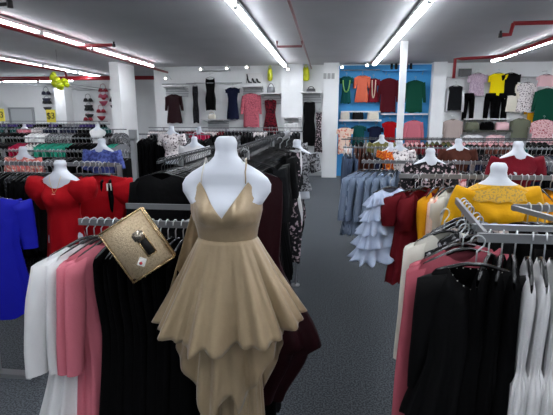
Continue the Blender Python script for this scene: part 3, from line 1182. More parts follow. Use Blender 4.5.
# R2: white ruffles, burgundy, yellow
y2 = 2.95; z2 = Z(176, y2, 410)
a2, b2 = rxr(y2, 399, 176), rxr(y2, 560, 176)
rack('clothes_rack', 'steel rack with white ruffled, burgundy and yellow clothes beside the aisle', [((a2, y2), (b2 + .3, y2))], z2, [(a2 + 1.1, y2 + .02), (b2 + .2, y2 + .02)])
hang('ruffled blouse', 'light blue', (a2 - .06, y2 - .03, z2), R(30), 'pale blue-white blouse with tiered ruffles at the aisle end of its rack', None, 1, W=.15, L=.56, sl=0, N=110, M=60, folds=12, amp=.4, tiers=5, lean=-.05, p=[(0, 1, .01), (.1, 1.05, .05), (.5, 1.2, .07), (1, 1.35, .09)])
hang('sleeved dress', 'burgundy', (a2 + .09, y2 - .10, z2), R(12), 'burgundy dress with frilled shoulder beside the white ruffles', None, 1, W=.15, L=.70, sl=.18, slr=.06, puff=.4, N=80, M=30, amp=.25)
hang('sleeved dress', 'burgundy', (a2 + .15, y2, z2), R(50), 'second burgundy dress next to the yellow dress', None, 2, W=.17, L=.72, sl=.2, slr=.07, puff=.4, N=80, amp=.25)
hang('dress', 'mustard', (a2 + .24, y2, z2), R(60), 'mustard yellow long dress between burgundy and white clothes', None, 2, W=.19, L=.82, sl=.3, slr=.07)
hang('blouse', 'peach', (a2 + .29, y2, z2), R(60), 'peach patterned blouse beside the mustard dress', None, 2, W=.19)
hang('ruffled blouse', 'ivory', (a2 + .33, y2, z2), R(50), 'ivory frilled blouse right of the mustard dress', None, 2, W=.19, L=.6, sl=.3, slr=.07)
row((a2 + .37, y2), (a2 + .47, y2), z2, .045, [(4, 'shirt', 'black', 'black top'), (1, 'tshirt', 'grey', 'grey top')], 'between the ivory blouse and the yellow tops', 21)
row((a2 + .47, y2), (a2 + .75, y2), z2, .045, [(4, 'blouse', 'yellow', 'yellow blouse')], 'to the left of the yellow mannequin', 22)
row((a2 + .75, y2), (a2 + 1.1, y2), z2, .045, [(4, 'blouse', 'mustard', 'mustard blouse')], 'behind the yellow mannequin', 23)
row((a2 + 1.1, y2), (b2 + .3, y2), z2, .05, [(2, 'shirt', 'cream', 'cream cardigan'), (1, 'shirt', 'yellow', 'yellow shirt'), (1, 'shirt', 'beige', 'beige shirt'), (1, 'shirt', 'pale pink', 'pale pink shirt')], 'right of the yellow mannequin', 25)

# further rows: (depth, rail pixel y, left px, right px, palette, words, far)
P_dark = [(4, 'shirt', 'black', 'black top'), (2, 'blouse', 'charcoal', 'charcoal blouse'), (1, 'tshirt', 'grey pattern', 'grey patterned top'), (1, 'blouse', 'black floral', 'black floral blouse')]


def rack_row(y, z, xl, xr, pal, where, label, seed, far=True, step=.05, hgr='black', nposts=2, extra=None):
    posts = [(xl + .4 + (xr - xl - .7) * i / (nposts - 1), y + .02) for i in range(nposts)]
    rack('clothes_rack', label, [((xl, y), (xr, y))], z, posts, railh=.02, rail_m=M_raild if hgr == 'dark' else None)
    row((xl + .02, y), (xr, y), z, step, pal, where, seed, far, hgr)


y3 = 4.1; z3 = 1.30
xl3 = rxr(y3, 362)
rack('clothes_rack', 'steel rack of slate blue dresses and mixed tops, third back on the right', [((xl3, y3), (xl3 + 3.6, y3))], z3, [(xl3 + 1.0, y3 + .02), (xl3 + 3.4, y3 + .02)])
for i in range(7):
    hang('sleeved dress', 'slate blue', (xl3 + .02 + .05 * i, y3, z3), R(35 + i * 6), 'slate blue striped shirt dress, %s from the aisle on the third right rack' % ORD[i], None, i % 3, W=.2, L=.68, sl=.4, slr=.06, folds=12, amp=.25)
row((xl3 + .40, y3), (xl3 + .65, y3), z3, .045, [(1, 'shirt', 'charcoal', 'charcoal blouse')], 'next to the slate blue dresses', 40)
row((xl3 + .65, y3), (xl3 + 1.15, y3), z3, .05, [(1, 'blouse', 'pink floral', 'pink floral blouse'), (2, 'blouse', 'black floral', 'black floral blouse')], 'under the floral bust on the third right rack', 41, True)
row((xl3 + 1.15, y3), (xl3 + 3.6, y3), z3, .05, [(3, 'shirt', 'black', 'black top'), (2, 'tshirt', 'navy', 'navy top'), (1, 'shirt', 'grey', 'grey top'), (1, 'shirt', 'grey green', 'grey green top')], 'on the third rack right of the aisle', 42, True)
rack_row(5.5, 1.34, rxr(5.5, 343), rxr(5.5, 343) + 4.6, [(3, 'shirt', 'denim blue', 'denim blue top'), (2, 'shirt', 'navy', 'navy top'), (1, 'dress', 'brown', 'brown dress'), (2, 'blouse', 'black floral', 'black floral blouse'), (1, 'tshirt', 'grey', 'grey top')],
         'on the fourth rack right of the aisle', 'steel rack of denim and dark tops, fourth back on the right', 51)
rack_row(7.2, 1.36, rxr(7.2, 341), rxr(7.2, 341) + 5.6, [(2, 'shirt', 'brown', 'brown top'), (2, 'shirt', 'teal', 'teal top'), (2, 'tshirt', 'wine', 'wine red top'), (3, 'shirt', 'black', 'black top'), (1, 'blouse', 'white floral', 'white floral blouse')],
         'on the fifth rack right of the aisle', 'steel rack of brown, teal and wine tops, fifth back on the right', 52, step=.08, nposts=3, hgr='dark')
rack_row(9.8, 1.27, rxr(9.8, 347), rxr(9.8, 347) + 6.3, [(2, 'shirt', 'navy', 'navy top'), (2, 'shirt', 'olive', 'olive top'), (2, 'blouse', 'pink floral', 'pink floral blouse'), (3, 'shirt', 'charcoal', 'charcoal top'), (1, 'tshirt', 'white', 'white top')],
         'on the rearmost rack right of the aisle', 'steel rack of navy, olive and floral tops near the blue wall', 53, step=.11, nposts=3, hgr='dark')

# ================================================================ LEFT AND CENTRE ROWS
def LX(px, y): return X(px, y)


rack_row(4.6, 1.33, LX(-30, 4.6), LX(132, 4.6), [(5, 'shirt', 'black', 'black shirt'), (1, 'blouse', 'purple', 'purple blouse'), (1, 'tshirt', 'grey pattern', 'grey patterned top'), (1, 'shirt', 'charcoal', 'charcoal shirt')],
         'on the rack behind the red mannequin', 'steel rack of dark tops directly behind the red dresses', 61, step=.05)
rack_row(6.2, 1.4, LX(-20, 6.2), LX(126, 6.2), [(3, 'shirt', 'black', 'black shirt'), (1, 'blouse', 'white floral', 'white floral blouse'), (1, 'tshirt', 'grey', 'grey t-shirt'), (1, 'blouse', 'magenta', 'magenta blouse'), (1, 'shirt', 'sea green', 'sea green top')],
         'on the rack below the periwinkle bust', 'steel rack of mixed tops under the periwinkle bust', 62, step=.06)
rack_row(8.2, 1.48, LX(-10, 8.2), LX(128, 8.2), [(3, 'shirt', 'charcoal', 'charcoal shirt'), (1, 'blouse', 'grey pattern', 'grey patterned blouse'), (2, 'tshirt', 'black', 'black shirt'), (1, 'blouse', 'white', 'white blouse')],
         'on the fourth rack left of the aisle', 'steel rack of charcoal tops, fourth back on the left', 63, step=.08, nposts=3)
rack_row(10.4, 1.55, LX(-5, 10.4), LX(112, 10.4), [(3, 'shirt', 'black', 'black top'), (1, 'blouse', 'teal', 'teal blouse'), (1, 'tshirt', 'grey', 'grey top'), (1, 'blouse', 'white floral', 'white floral blouse'), (1, 'shirt', 'navy', 'navy top')],
         'on the fifth rack left of the aisle', 'steel rack of black and teal tops, fifth back on the left', 64, step=.09, nposts=3)
rack_row(13.0, 1.6, LX(-5, 13), LX(110, 13), [(2, 'shirt', 'purple', 'purple top'), (3, 'shirt', 'black', 'black top'), (1, 'tshirt', 'grey', 'grey top')],
         'on the rearmost rack of the left hall', 'steel rack of purple and black tops near the far left wall', 65, step=.11, nposts=3)
# centre behind the black racks
rack_row(6.6, 1.45, LX(140, 6.6), LX(212, 6.6), [(3, 'shirt', 'black', 'black top'), (1, 'blouse', 'grey pattern', 'grey patterned blouse')],
         'on the short rack behind the black tops', 'short steel rack behind the black tops left of centre', 66, step=.06)
rack_row(8.6, 1.44, LX(150, 8.6), LX(303, 8.6), [(3, 'shirt', 'black', 'black top'), (1, 'shirt', 'magenta', 'magenta top'), (2, 'blouse', 'grey pattern', 'grey patterned blouse'), (1, 'blouse', 'black white', 'black and white blouse')],
         'on the rack in the middle behind the black dresses', 'steel rack of mixed tops in the middle of the shop', 67, step=.07)
rack_row(10.8, 1.46, LX(150, 10.8), LX(302, 10.8), [(3, 'shirt', 'charcoal', 'charcoal top'), (1, 'shirt', 'burgundy', 'burgundy top'), (2, 'blouse', 'white floral', 'white floral blouse')],
         'on the rack below the wall display dresses', 'steel rack of charcoal and burgundy tops below the wall display', 68, step=.09, nposts=3)

# ================================================================ SMALL BUSTS WITH TOPS
def bust(px, py, y, cname, lbl, sl=.16, scale=.86, noun='top', puff=.1, top=True, to=0):
    N_ = at(px, py, y)
    mannequin(N_, 'white mannequin bust %s' % lbl[0], to, scale=scale)
    if top:
        t = thing({'coral floral': 'floral_top', 'white floral': 'patterned_blouse'}.get(cname, 'knit_top') if False else 'short_top', lbl[1], 'top', N_)
        t.scale = (scale,) * 3
        worn(t, CL[cname], 'bodice', L=.42, sl=sl, puff=puff, slr=.075, N=28, M=10, neck_w=.085, neck_d=.15, wide=1.1)


bust(22, 147, 4.35, 'coral floral', ('wearing the coral floral top behind the red dress', 'coral floral top on a bust at the far left'), sl=.2)
bust(101, 139, 4.35, 'periwinkle', ('wearing the periwinkle blue top', 'periwinkle blue top on a bust above the red dresses'), sl=.22)
bust(97, 124, 8.0, 'white', ('wearing a white top between the left racks', 'white top on a bust behind the periwinkle one'), sl=.0, scale=.8)
bust(24, 124, 10.2, 'pink', ('wearing the bright pink top far left', 'bright pink top on a bust far back at left'), sl=.1)
bust(171, 126, 6.4, 'white floral', ('wearing a white patterned top left of centre', 'white patterned top on a bust above the burgundy tops'), sl=.18)
bust(194, 137, 5.5, 'white', ('wearing the plain white top left of the gold mannequin', 'plain white top on a bust left of the gold mannequin'), sl=.12)
bust(199, 127, 8.3, 'magenta', ('wearing the magenta top behind the black rack', 'magenta top on a bust behind the black rack'), sl=.1)
bust(297, 140, 4.2, 'grey pattern', ('with grey patterned top at the aisle end of the black rack', 'grey patterned top on a bust at the aisle end of the rack'), sl=.2)
bust(431, 149, 3.85, 'black floral', ('with a wide neck wearing the black floral top on the right', 'black and cream floral top on a bust right of the aisle'), sl=.3)
bust(400, 141, 5.3, 'white floral', ('beside the slim post wearing a white floral top', 'white floral top on a bust below the pink shirt'), sl=.16, scale=.75)
bust(382, 135, 7.0, 'olive', ('wearing the olive patterned top below the blue wall', 'olive top on a bust below the blue wall'), sl=.16)
bust(391, 143, 5.3, 'orange', ('wearing the orange patterned top', 'orange patterned top on a bust below the red top'), sl=.12, scale=.65)
bust(519, 142, 3.9, 'wine', ('wearing the wine red top at far right', 'wine red top on a bust behind the yellow mannequin'), sl=.2, scale=.9)
bust(459, 139, 5.3, 'brown', ('wearing the reddish brown top', 'reddish brown top on a bust right of the floral one'), sl=.2)


# ================================================================ WALL DISPLAYS
YW = YB - .16


def wall_rod(px, py, Y=YW, dep=.13):
    pass


def wg(kind, cname, x0, y0, x1, y1, label, Y=YW, name=None, sl=None, W=None, **ov):
    """a garment on a wall hook filling the pixel box x0..x1, y0..y1"""
    a, b_ = at(x0, y0, Y), at(x1, y1, Y)
    top = at((x0 + x1) / 2, y0, Y)
    Wt = abs(b_.x - a.x) / 2
    L = a.z - b_.z
    k = KINDS[kind]
    sleeved = k['sl'] if sl is None else sl
    Wb = Wt * (.78 if sleeved else .95)
    mx = max(q[1] for q in k['p'])
    Wb = Wb / (1 if sleeved else mx)
    loc = (top.x, Y, top.z + .07)
    ov = dict(ov)
    ov['sl'] = sleeved
    r = hang(kind, cname, loc, 0, label, None, 1, W=Wb if W is None else W, L=L + .07, slr=.06, N=32, M=12, name=name, **ov)
    if Y < YW + .001:
        tube_obj('wall_peg', [(0, 0, .0), (0, YB - .12 - Y, .02), (0, YB - Y, .02)], .006, M_metal, r, 5)
    return r


def rod(x0, x1, py, label, Y=YW, name='display_rail', hooks=2):
    a, b_ = at(x0, py, Y), at(x1, py, Y)
    t = thing(name, label, 'display rail', (a + b_) / 2)
    h = (b_.x - a.x) / 2
    tube_obj('rod', [(-h, 0, 0), (h, 0, 0)], .012, M_metal, t)
    for s in (-.8, .8):
        bar_obj('bracket', (s * h, 0, 0), (s * h, YB - Y - .0, 0), .012, .02, M_metal, t)
    return t


M_bulb = mat('spotlight bulb', 'fff6e6', emit=6)


def spot(px, py, label, Y=YB - .45, group=None):
    c = at(px, py, Y)
    t = thing('spotlight', label, 'spotlight', c, 0, group)
    b = bmesh.new(); tube(b, [(0, .03, .03), (0, -.05, -.04)], [.03, .045], 12); link_mesh('lamp_head', b, M_white, t)
    b = bmesh.new(); tube(b, [(0, -.05, -.04), (0, -.053, -.043)], .036, 12); link_mesh('bulb', b, M_bulb, t)
    b = bmesh.new(); tube(b, [(0, .03, .03), (0, .25, .05), (0, .45, -.05)], .008, 6); link_mesh('arm', b, M_metal, t)


def shelf(x0, x1, py, label, Y=YW - .02, dep=.28, th=.03, m=None, slat=0):
    a, b_ = at(x0, py, Y - dep / 2), at(x1, py, Y - dep / 2)
    t = thing('wall_shelf', label, 'shelf', ((a.x + b_.x) / 2, Y, a.z))
    w_ = b_.x - a.x
    box('board', (0, (YB - Y) / 2 - dep / 2, -th / 2), (w_, dep + YB - Y, th), m or M_white, t)
    if slat:
        b = bmesh.new()
        for i in range(4):
            bx(b, (0, YB - Y - .02, -th - .04 - i * .07), (w_, .03, .05))
        link_mesh('slat_panel', b, mat('slatwall grey', 'b9bbbd', rough=.5), t, False)
    for s in (-.42, .42):
        b = bmesh.new(); bar(b, (s * w_, YB - Y, -th - .1), (s * w_, -dep * .6, -th), .012, .015); link_mesh('bracket', b, M_metal, t, False)
    return t, a.z


rod(162, 196, 84, 'steel display rail over the dark red dress on the back wall')
rod(186, 242, 83, 'long steel display rail behind the three black dresses')
rod(200, 228, 71, 'upper steel display rail with the black strappy dress')
for px_ in (172,): pass
wg('sleeved dress', 'dark burgundy', 164, 94, 183, 123, 'dark burgundy sleeved dress, leftmost on the back wall', sl=.42)
wg('slim dress', 'sequin black', 191, 85, 199, 123, 'narrow black sequinned dress on the back wall')
wg('slim dress', 'jet', 204, 77, 216, 110, 'black strappy v neck dress on the upper rail of the back wall', dip=.3, neck=.13)
wg('sleeved dress', 'navy', 225, 87, 240, 119, 'navy short sleeved dress on the back wall', sl=.1)
wg('shirt', 'pink pattern', 241, 93, 261, 127, 'pink patterned long shirt on the back wall')
wg('dress', 'red pattern', 262, 99, 279, 134, 'dark red patterned sleeveless dress on the back wall')
wg('slim dress', 'jet', 303, 101, 316, 146, 'long plain black tank dress beside the doorway pillar')
wg('blouse', 'white', 284, 122, 297, 141, 'white blouse on the low stand below the white column', Y=12.2, sl=.2)
wg('dress', 'black floral', 315, 112, 323, 152, 'black floral dress squeezed beside the white pillar', Y=12.3)
for i, (x_, y_) in enumerate(((201, 68), (227, 67), (247, 66), (288, 68), (166, 77), (342, 66), (367, 64))):
    spot(x_, y_, ['spotlight at the left end of the upper rail', 'spotlight at the right end of the upper rail', 'spotlight above the shoe picture', 'spotlight left of the yellow hanging bag', 'spotlight above the dark burgundy dress', 'spotlight above the teal dress with necklace', 'spotlight above the salmon dress'][i])

s1, z_ = shelf(162, 185, 86, 'grey slatted wall shelf above the dark burgundy dress', slat=1)
s2, zs2 = shelf(241, 262, 86, 'slatted wall shelf with the shoe picture', slat=1)
s3, zs3 = shelf(261, 281, 93, 'slatted wall shelf with the grey handbag', slat=1)
s4, zs4 = shelf(300, 321, 92, 'slatted wall shelf above the long black tank dress', slat=1)
s5, zs5 = shelf(283, 300, 117, 'low slatted wall shelf under the white column', Y=12.5, slat=1)
s6, zs6 = shelf(202, 224, 119, 'slatted stand below the black strappy dress', Y=12.5, slat=1)


# shoes picture
def picture():
    a, b_ = at(245, 73, YB - .03), at(262, 84, YB - .03)
    t = thing('wall_picture', 'framed picture of dark shoes on the back wall', 'picture', ((a.x + b_.x) / 2, YB - .03, (a.z + b_.z) / 2))
    w_, h_ = b_.x - a.x, a.z - b_.z
    box('frame', (0, 0, 0), (w_, .03, h_), mat('picture white', 'e2e2e0', rough=.4), t)
    b = bmesh.new()
    for i, (s, hh) in enumerate(((-.3, .36), (0, .22), (.25, .2))):
        pts = [(s * w_ - .04, -.018, hh * .9 - .2), (s * w_ - .02, -.018, -.02), (s * w_ + .01, -.018, -.1), (s * w_ + .09, -.018, -.12)]
        tube(b, pts, [.02, .026, .03, .016], 8)
        tube(b, [(s * w_ - .045, -.018, -.0), (s * w_ - .05, -.018, -.13)], .008, 6)
    link_mesh('shoe_print', b, mat('shoe black', '101010', rough=.4), t)


picture()


def handbag(px, py, Y, wpx, hpx, cm, label, z=None):
    c = at(px, py, Y)
    k = Y / F
    w_, h_ = wpx * k, hpx * k
    zb = z if z is not None else c.z - h_ / 2
    t = thing('handbag', label, 'handbag', (c.x, Y, zb))
    b = bmesh.new()
    rings = []
    for zz, sx in ((0, .95), (.1, 1), (.6, .9), (.65, .7)):
        rings.append([b.verts.new((w_ / 2 * sx * math.copysign(abs(math.cos(2 * PI * q / 20)) ** .5, math.cos(2 * PI * q / 20)), .07 * sx * math.sin(2 * PI * q / 20), zz * h_)) for q in range(20)])
    loft(b, rings, cap0=True, cap1=True)
    link_mesh('body', b, cm, t)
    b = bmesh.new(); tube(b, [(w_ * .3 * math.cos(PI * q / 10), 0, h_ * (.62 + .38 * math.sin(PI * q / 10))) for q in range(11)], .012, 6)
    link_mesh('handle', b, cm, t)


handbag(271, 88, YW - .12, 8, 9, mat('grey leather', '6a6c70', rough=.4), 'grey handbag standing on the slatted wall shelf', z=zs3)
handbag(311, 88, YW - .12, 9, 5, mat('black white leather', '3a3a3e', rough=.4), 'small dark handbag on the shelf above the tank dress', z=zs4)
handbag(212, 116, 12.36, 8, 7, mat('cream leather', 'd9d4c6', rough=.5), 'cream rounded bag on the stand below the strappy dress', z=zs6)


def hanging_bag(px, y0, y1, wpx, Y, label, m, rod_to=None):
    c0, c1 = at(px, y0, Y), at(px, y1, Y)
    k = Y / F
    t = thing('hanging_bag', label, 'bag', (c0.x, Y, c1.z))
    h_ = c0.z - c1.z
    b = bmesh.new()
    rings = []
    for u, s in ((0, .5), (.08, .95), (.4, 1), (.7, .85), (.85, .6)):
        rings.append([b.verts.new((wpx * k / 2 * s * math.cos(2 * PI * q / 16), .06 * s * math.sin(2 * PI * q / 16), u * h_)) for q in range(16)])
    loft(b, rings, cap0=True, cap1=True)
    link_mesh('body', b, m, t)
    b = bmesh.new(); tube(b, [(-wpx * k * .25, 0, h_ * .82), (-.02, 0, h_), (.02, 0, h_), (wpx * k * .25, 0, h_ * .82)], .012, 6)
    tube(b, [(0, 0, h_), (0, .05, h_ + .05), (0, YB - Y, h_ + .05)], .006, 5)
    link_mesh('strap', b, m, t)


M_lime = mat('lime yellow vinyl', 'cfd41a', rough=.4, noise=.3, nscale=8)
hanging_bag(270, 66, 81, 5, YW, 'narrow lime yellow bag hanging over the grey handbag', M_lime)
hanging_bag(306, 65, 81, 7, YW, 'lime yellow patterned bag hanging over the dark handbag', M_lime)

# three grey notices on the pillar
for i, xx in enumerate((325, 329, 333)):
    c = at(xx, 76, 12.53)
    tag(box('notice', (c.x, 12.54, c.z), (.085, .015, .15), mat('notice grey', 'a9abaa', rough=.6), None), 'small grey notice on the white pillar, %s of the three' % ['left', 'middle', 'right'][i], 'notice', 'notices on the pillar')

# blue bay
M_frame = mat('blue frame', '4aa0dc', rough=.5)
YBL = YB - .2
rod(341, 380, 70, 'steel display rail on the blue wall holding three dresses', Y=YBL)
wg('sleeved dress', 'teal', 341, 76, 352, 103, 'dark teal dress with green beads on the blue wall', Y=YBL, sl=.15)
wg('sleeved dress', 'salmon', 355, 75, 370, 102, 'salmon orange dress on the blue wall', Y=YBL, sl=.3)
wg('sleeved dress', 'wine', 368, 78, 379, 102, 'wine red dress with long necklace on the blue wall', Y=YBL, sl=.15)
wg('shirt', 'maroon', 380, 78, 398, 112, 'maroon long sleeved shirt on the blue wall', Y=YBL, sl=.6)
wg('shirt', 'dark green', 406, 80, 425, 112, 'dark green shirt right of the slim post', Y=YBL, sl=.55)
wg('tshirt', 'peach', 337, 127, 353, 154, 'white and peach printed top low on the blue wall', Y=YBL - .3, sl=.12)
wg('tshirt', 'teal', 352, 125, 366, 146, 'dark teal top low on the blue wall', Y=YBL, sl=.1)
wg('tshirt', 'navy', 368, 126, 383, 146, 'navy top low on the blue wall', Y=YBL, sl=.1)
wg('tshirt', 'red', 383, 121, 397, 142, 'bright red top low on the blue wall', Y=YBL - .1, sl=.12)
wg('shirt', 'pink', 405, 120, 423, 148, 'pink shirt right of the slim post below the green one', Y=YBL, sl=.5)
for px_, z0, z1, colr, lb, ln in ((346.5, 80, 92, '6aa040', 'green bead necklace on the teal wall dress', .06), (374, 80, 98, 'd8c8b0', 'long pale necklace on the wine red wall dress', .03)):
    c = at(px_, z0, YBL - .08)
    h_ = c.z - at(px_, z1, YBL - .08).z
    tube_l = [(ln * 1.6 * math.cos(PI * q / 12), -.0, -h_ * math.sin(PI * q / 12)) for q in range(13)]
    tt = bmesh.new(); tube(tt, tube_l, .018 if ln > .05 else .012, 6)
    o = link_mesh('necklace', tt, mat('bead ' + colr, colr, rough=.4)); o.location = c
    tag(o, lb, 'necklace')


def folded(px, py, Y, cname, label, z, wpx=9):
    c = at(px, py, Y)
    w_ = wpx * Y / F
    bm = bmesh.new()
    N = 24
    rings = []
    for u, s in ((0, .92), (.15, 1), (.5, .98), (.8, .93), (1, .7)):
        rings.append([bm.verts.new((w_ / 2 * s * math.copysign(abs(math.cos(2 * PI * q / N)) ** .5, math.cos(2 * PI * q / N)), .11 * s * math.copysign(abs(math.sin(2 * PI * q / N)) ** .5, math.sin(2 * PI * q / N)), u * .21 * (1 + .12 * math.sin(q * 2.4)))) for q in range(N)])
    loft(bm, rings, cap0=True, cap1=True)
    o = link_mesh('display_bag', bm, CL[cname])
    o.location = (c.x, Y, z)
    tag(o, label, 'bag')


sb, zb2 = shelf(339, 381, 119.5, 'white shelf with three small bags on the blue wall', Y=YB - .04, dep=.3, th=.05)
folded(345, 116, YB - .2, 'ivory', 'ivory bag, left of three on the blue wall shelf', zb2)
folded(358, 116, YB - .2, 'charcoal', 'charcoal bag, middle of three on the blue wall shelf', zb2, 11)
folded(373, 116, YB - .2, 'cream', 'cream bag, right of three on the blue wall shelf', zb2, 11)
shelf(341, 380, 111, 'white upper shelf board under the wine dress on the blue wall', Y=YB - .04, dep=.25, th=.04)
shelf(381, 427, 113.5, 'white shelf under the maroon and green shirts', Y=YB - .04, dep=.25, th=.04)
ss, zsh = shelf(383, 427, 70, 'pale blue top shelf carrying black boots', Y=YB - .04, dep=.25, th=.04, m=M_frame)
for i, (px_, ) in enumerate(((394,), (409,))):
    c = at(px_, 66, YB - .16)
    t = thing('ankle_boots', 'pair of black boots on the blue bay top shelf, %s pair' % ['left', 'right'][i], 'shoes', (c.x, YB - .16, zsh))
    for s in (-.06, .06):
        b = bmesh.new(); tube(b, [(s, .03, .17), (s, .03, .05), (s, -.01, .03), (s, -.07, .025)], [.035, .035, .035, .022], 8); tube(b, [(s, .05, .04), (s, .05, 0)], .012, 6)
        link_mesh('boot', b, mat('boot black', '121014', rough=.4), t)

# right wall section
rod(443, 480, 77, 'steel display rail over the black vest on the right back wall')
rod(505, 560, 77, 'steel display rail over the pale blouses on the right back wall')
wg('tank', 'charcoal', 448, 85, 464, 110, 'black vest with white sides on the right back wall', name='vest')
for s in (-1, 1):
    c = at(456.5 + s * 7.5, 96, YW)
    o = tube_obj('side_panel', [(s * .20, -.02, -.22), (s * .22, -.02, -.55), (s * .22, -.02, -.80)], [.03, .035, .035], CL['white'], [q for q in C.objects if q.name.startswith('vest')][0])
    o['label'] = 'white side panel'
for s, xx in ((-1, 446.5), (1, 465)):
    pass
for (px_, tcol, tl, lb, tlb, xo) in ((471, 'lilac', .42, 'black trousers below the lilac top', 'lilac patterned top of the left trouser outfit', -1.5), (491, 'bright yellow', .42, 'black trousers below the bright yellow top', 'bright yellow top of the middle trouser outfit', 0), (503, 'jet', .42, 'black flared trousers below the black top', 'black ruffled top of the right trouser outfit', -1)):
    r = hang('tshirt', tcol, (X(px_, YW), YW, Z(72, YW)), 0, tlb, None, 1, W=.2, L=.68, N=32, M=12, sl=.18, slr=.07)
    c = at(px_ + xo, 94, YW + .04)
    t = thing('trousers', lb, 'trousers', c)
    b = bmesh.new(); tube(b, [(0, 0, .02), (0, 0, -.12)], [.13, .15], 14)
    link_mesh('waist', b, CL['black'], t)
    for s in (-1, 1):
        b = bmesh.new(); tube(b, [(s * .075, 0, -.08), (s * .09, 0, -.4), (s * .10 + .0, 0, -.72)], [.08, .07, .06 if px_ < 500 else .085], 12)
        link_mesh('leg', b, CL['black'], t)
wg('blouse', 'cream', 508, 82, 519, 112, 'cream blouse left of the white floral blouse on the wall', sl=.4)
wg('blouse', 'white floral', 518, 82, 537, 112, 'white floral blouse on the right back wall', sl=.3)
wg('shirt', 'yellow', 530, 92, 543, 124, 'yellow shirt peeking out beside the green jacket', Y=YW + .03)
wg('shirt', 'dark green', 536, 88, 560, 122, 'dark green jacket at the right edge of the back wall', Y=YW - .1)
wg('tshirt', 'pale pink', 537, 74, 556, 86, 'pale pink top high on the right back wall', Y=YW - .1, sl=.08)
wg('blouse', 'beige', 443, 119, 463, 144, 'beige blouse low on the right back wall', sl=.35)
wg('tshirt', 'white', 464, 134, 482, 152, 'white top below the right wall shelf', Y=YW - .2)
wg('tshirt', 'pale pink', 487, 134, 504, 152, 'pale pink top below the right wall shelf', Y=YW - .2)
wg('tshirt', 'grey green', 511, 118, 531, 140, 'grey green top on the right back wall')
wg('blouse', 'pink floral', 532, 119, 556, 148, 'pink floral blouse low at the right edge of the back wall', Y=YW - .2, sl=.3)
shelf(441, 515, 77, 'long white upper shelf on the right back wall', Y=YB - .02, dep=.12, th=.04)
sr, zr1 = shelf(464, 511, 130, 'black edged lower shelf with three folded bags', Y=YB - .04, dep=.3, th=.06, m=mat('dark olive shelf', '3b3d33', rough=.5))
folded(472, 125, YB - .2, 'grey green', 'pale green bag, left of three on the right wall shelf', zr1, 12)
folded(487, 125, YB - .2, 'black', 'black bag, middle of three on the right wall shelf', zr1, 12)
folded(502, 125, YB - .2, 'pale pink', 'pale pink bag, right of three on the right wall shelf', zr1, 12)
shelf(464, 511, 118.5, 'thin white shelf under the black trousers', Y=YB - .04, dep=.3, th=.03)
c = at(465, 72.5, YB - .1)
t = thing('display_sign', 'black rectangular sign on the right wall shelf', 'sign', c)
box('panel', (0, 0, 0), (.34, .03, .2), mat('sign black', '141414', rough=.4), t)
box('sign_foot', (0, 0, -.11), (.2, .08, .02), mat('sign black', '141414', rough=.4), t)

# ================================================================ FAR LEFT WALL: lingerie, signs
YFW = YF - .15
rod(36, 54, 85, 'steel display rail with bikini sets left of the column', Y=YFW)
rod(77, 97, 90, 'left steel display rail of the lingerie wall', Y=YFW)
rod(96, 116, 90, 'right steel display rail of the lingerie wall', Y=YFW)


def bra_set(px, py, Y, cm, label, panties=True):
    c = at(px, py, Y)
    t = thing('lingerie_set', label, 'lingerie', c)
    b = bmesh.new()
    for s in (-1, 1):
        bmesh.ops.create_uvsphere(b, u_segments=12, v_segments=8, radius=.09, matrix=Matrix.Translation((s * .1, 0, 0)) @ Matrix.Diagonal((1, .6, .85, 1)))
        tube(b, [(s * .12, 0, .06), (s * .09, 0, .2), (0, 0, .24)], .008, 5)
    bx(b, (0, .01, -.04), (.4, .03, .05))
    link_mesh('bra', b, cm, t)
    b = bmesh.new()
    pr = [(-.17, 0, -.20), (.17, 0, -.20), (.15, 0, -.26), (.03, 0, -.38), (-.03, 0, -.38), (-.15, 0, -.26)]
    f0 = [b.verts.new((x, -.03, z)) for x, y, z in pr]; f1 = [b.verts.new((x, .03, z)) for x, y, z in pr]
    b.faces.new(f0); b.faces.new(f1)
    for q in range(6): b.faces.new((f0[q], f0[(q + 1) % 6], f1[(q + 1) % 6], f1[q]))
    if panties:
        link_mesh('briefs', b, cm, t)
    tube_obj('peg', [(0, 0, .24), (0, YF - Y, .26)], .006, M_metal, t, 5)


Ml = [mat('lingerie navy', '22253c', rough=.5), mat('lingerie black', '141416', rough=.5), mat('lingerie pink', 'c85a74', rough=.5), mat('lingerie red', 'a01a30', rough=.5), mat('lingerie lilac', 'c9c4de', rough=.5)]
bra_set(46, 93, YFW, Ml[0], 'navy bikini set under the rail left of the column')
bra_set(47, 102, YFW, Ml[1], 'black and pale bikini set below the navy one')
bra_set(88, 100, YFW, Ml[1], 'black bra and briefs set on the lingerie wall, upper left')
bra_set(89, 109, YFW, Ml[1], 'black lingerie set on the lingerie wall, lower left')
bra_set(103, 90, YFW, Ml[3], 'red bra set at the top of the lingerie wall')
bra_set(103, 96, YFW - .12, Ml[2], 'pink bra set in the middle of the lingerie wall')
bra_set(101, 111, YFW, Ml[3], 'dark red lingerie set low on the lingerie wall')
bra_set(114, 100, YFW, Ml[1], 'black bra set on the lingerie wall beside the square column')
bra_set(88, 119, YFW, Ml[3], 'red lingerie set at the bottom of the lingerie wall')


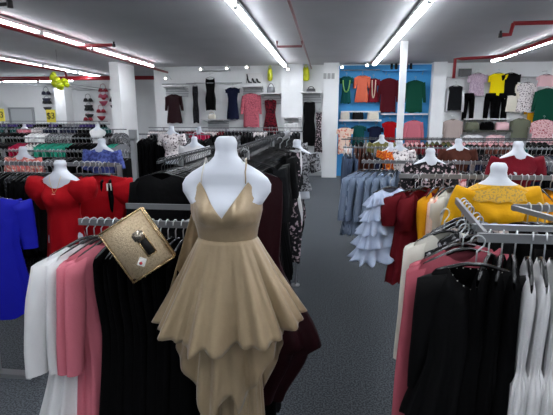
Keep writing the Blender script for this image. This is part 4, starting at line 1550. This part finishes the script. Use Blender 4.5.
def font(txt, size, m, parent, loc, rot=(PI / 2, 0, 0)):
    cu = bpy.data.curves.new('lettering', 'FONT')
    cu.body = txt; cu.size = size; cu.extrude = .003; cu.align_x = 'CENTER'; cu.align_y = 'CENTER'
    tmp = bpy.data.objects.new('tmp', cu)
    C.objects.link(tmp)
    bpy.context.view_layer.update()
    me = bpy.data.meshes.new_from_object(tmp.evaluated_get(bpy.context.evaluated_depsgraph_get()))
    bpy.data.objects.remove(tmp)
    me.materials.clear(); me.materials.append(m)
    o = link_data('lettering', me, parent, loc)
    o.rotation_euler = rot
    return o


M_sy = mat('yellow sign card', 'e8d84a', rough=.5)
M_ink = mat('black ink', '15130c', rough=.5)
for px_, py_, Y, lb in ((51, 116, 10.3, 'yellow price sign on the rack beneath the lime balloons'), (0, 115, 8.5, 'yellow price sign at the left edge of the picture')):
    c = at(px_, py_, Y)
    s_ = Y / F
    t = thing('price_sign', lb, 'sign', c)
    box('card', (0, 0, 0), (10 * s_, .01, 13 * s_), M_sy, t)
    font('$3', 9 * s_, M_ink, t, (0, -.012, 0))
    tube_obj('sign_stem', [(0, .01, -6.5 * s_), (0, .01, 1.52 - c.z)], .008, M_metal, t, 6)
# lime balloons cluster
c = at(59, 82, 9.5)
t = thing('foil_balloons', 'cluster of lime yellow foil balloons under the ceiling', 'balloon', c)
b = bmesh.new()
rr = random.Random(4)
for (dx, dz, r_) in ((-.1, .1, .09), (-.09, -.02, .1), (.04, -.05, .1), (.12, .0, .09), (-.03, .04, .08), (.16, -.06, .06), (0, -.12, .07), (-.08, .17, .05)):
    bb = bmesh.new()
    bmesh.ops.create_icosphere(bb, subdivisions=2, radius=r_, matrix=Matrix.Translation((dx, rr.uniform(-.06, .06), dz)))
    for v in bb.verts:
        v.co += Vector((rr.uniform(-.012, .012), rr.uniform(-.012, .012), rr.uniform(-.012, .012)))
    link_mesh('balloon', bb, mat('lime foil', 'c4d41c', rough=.3, noise=.35, nscale=12), t)
b = bmesh.new(); tube(b, [(0, 0, .15), (0, 0, CEIL - c.z)], .003, 5); link_mesh('string', b, M_galv, t)
print('garments', COUNT[0], 'objects', len(bpy.data.objects))
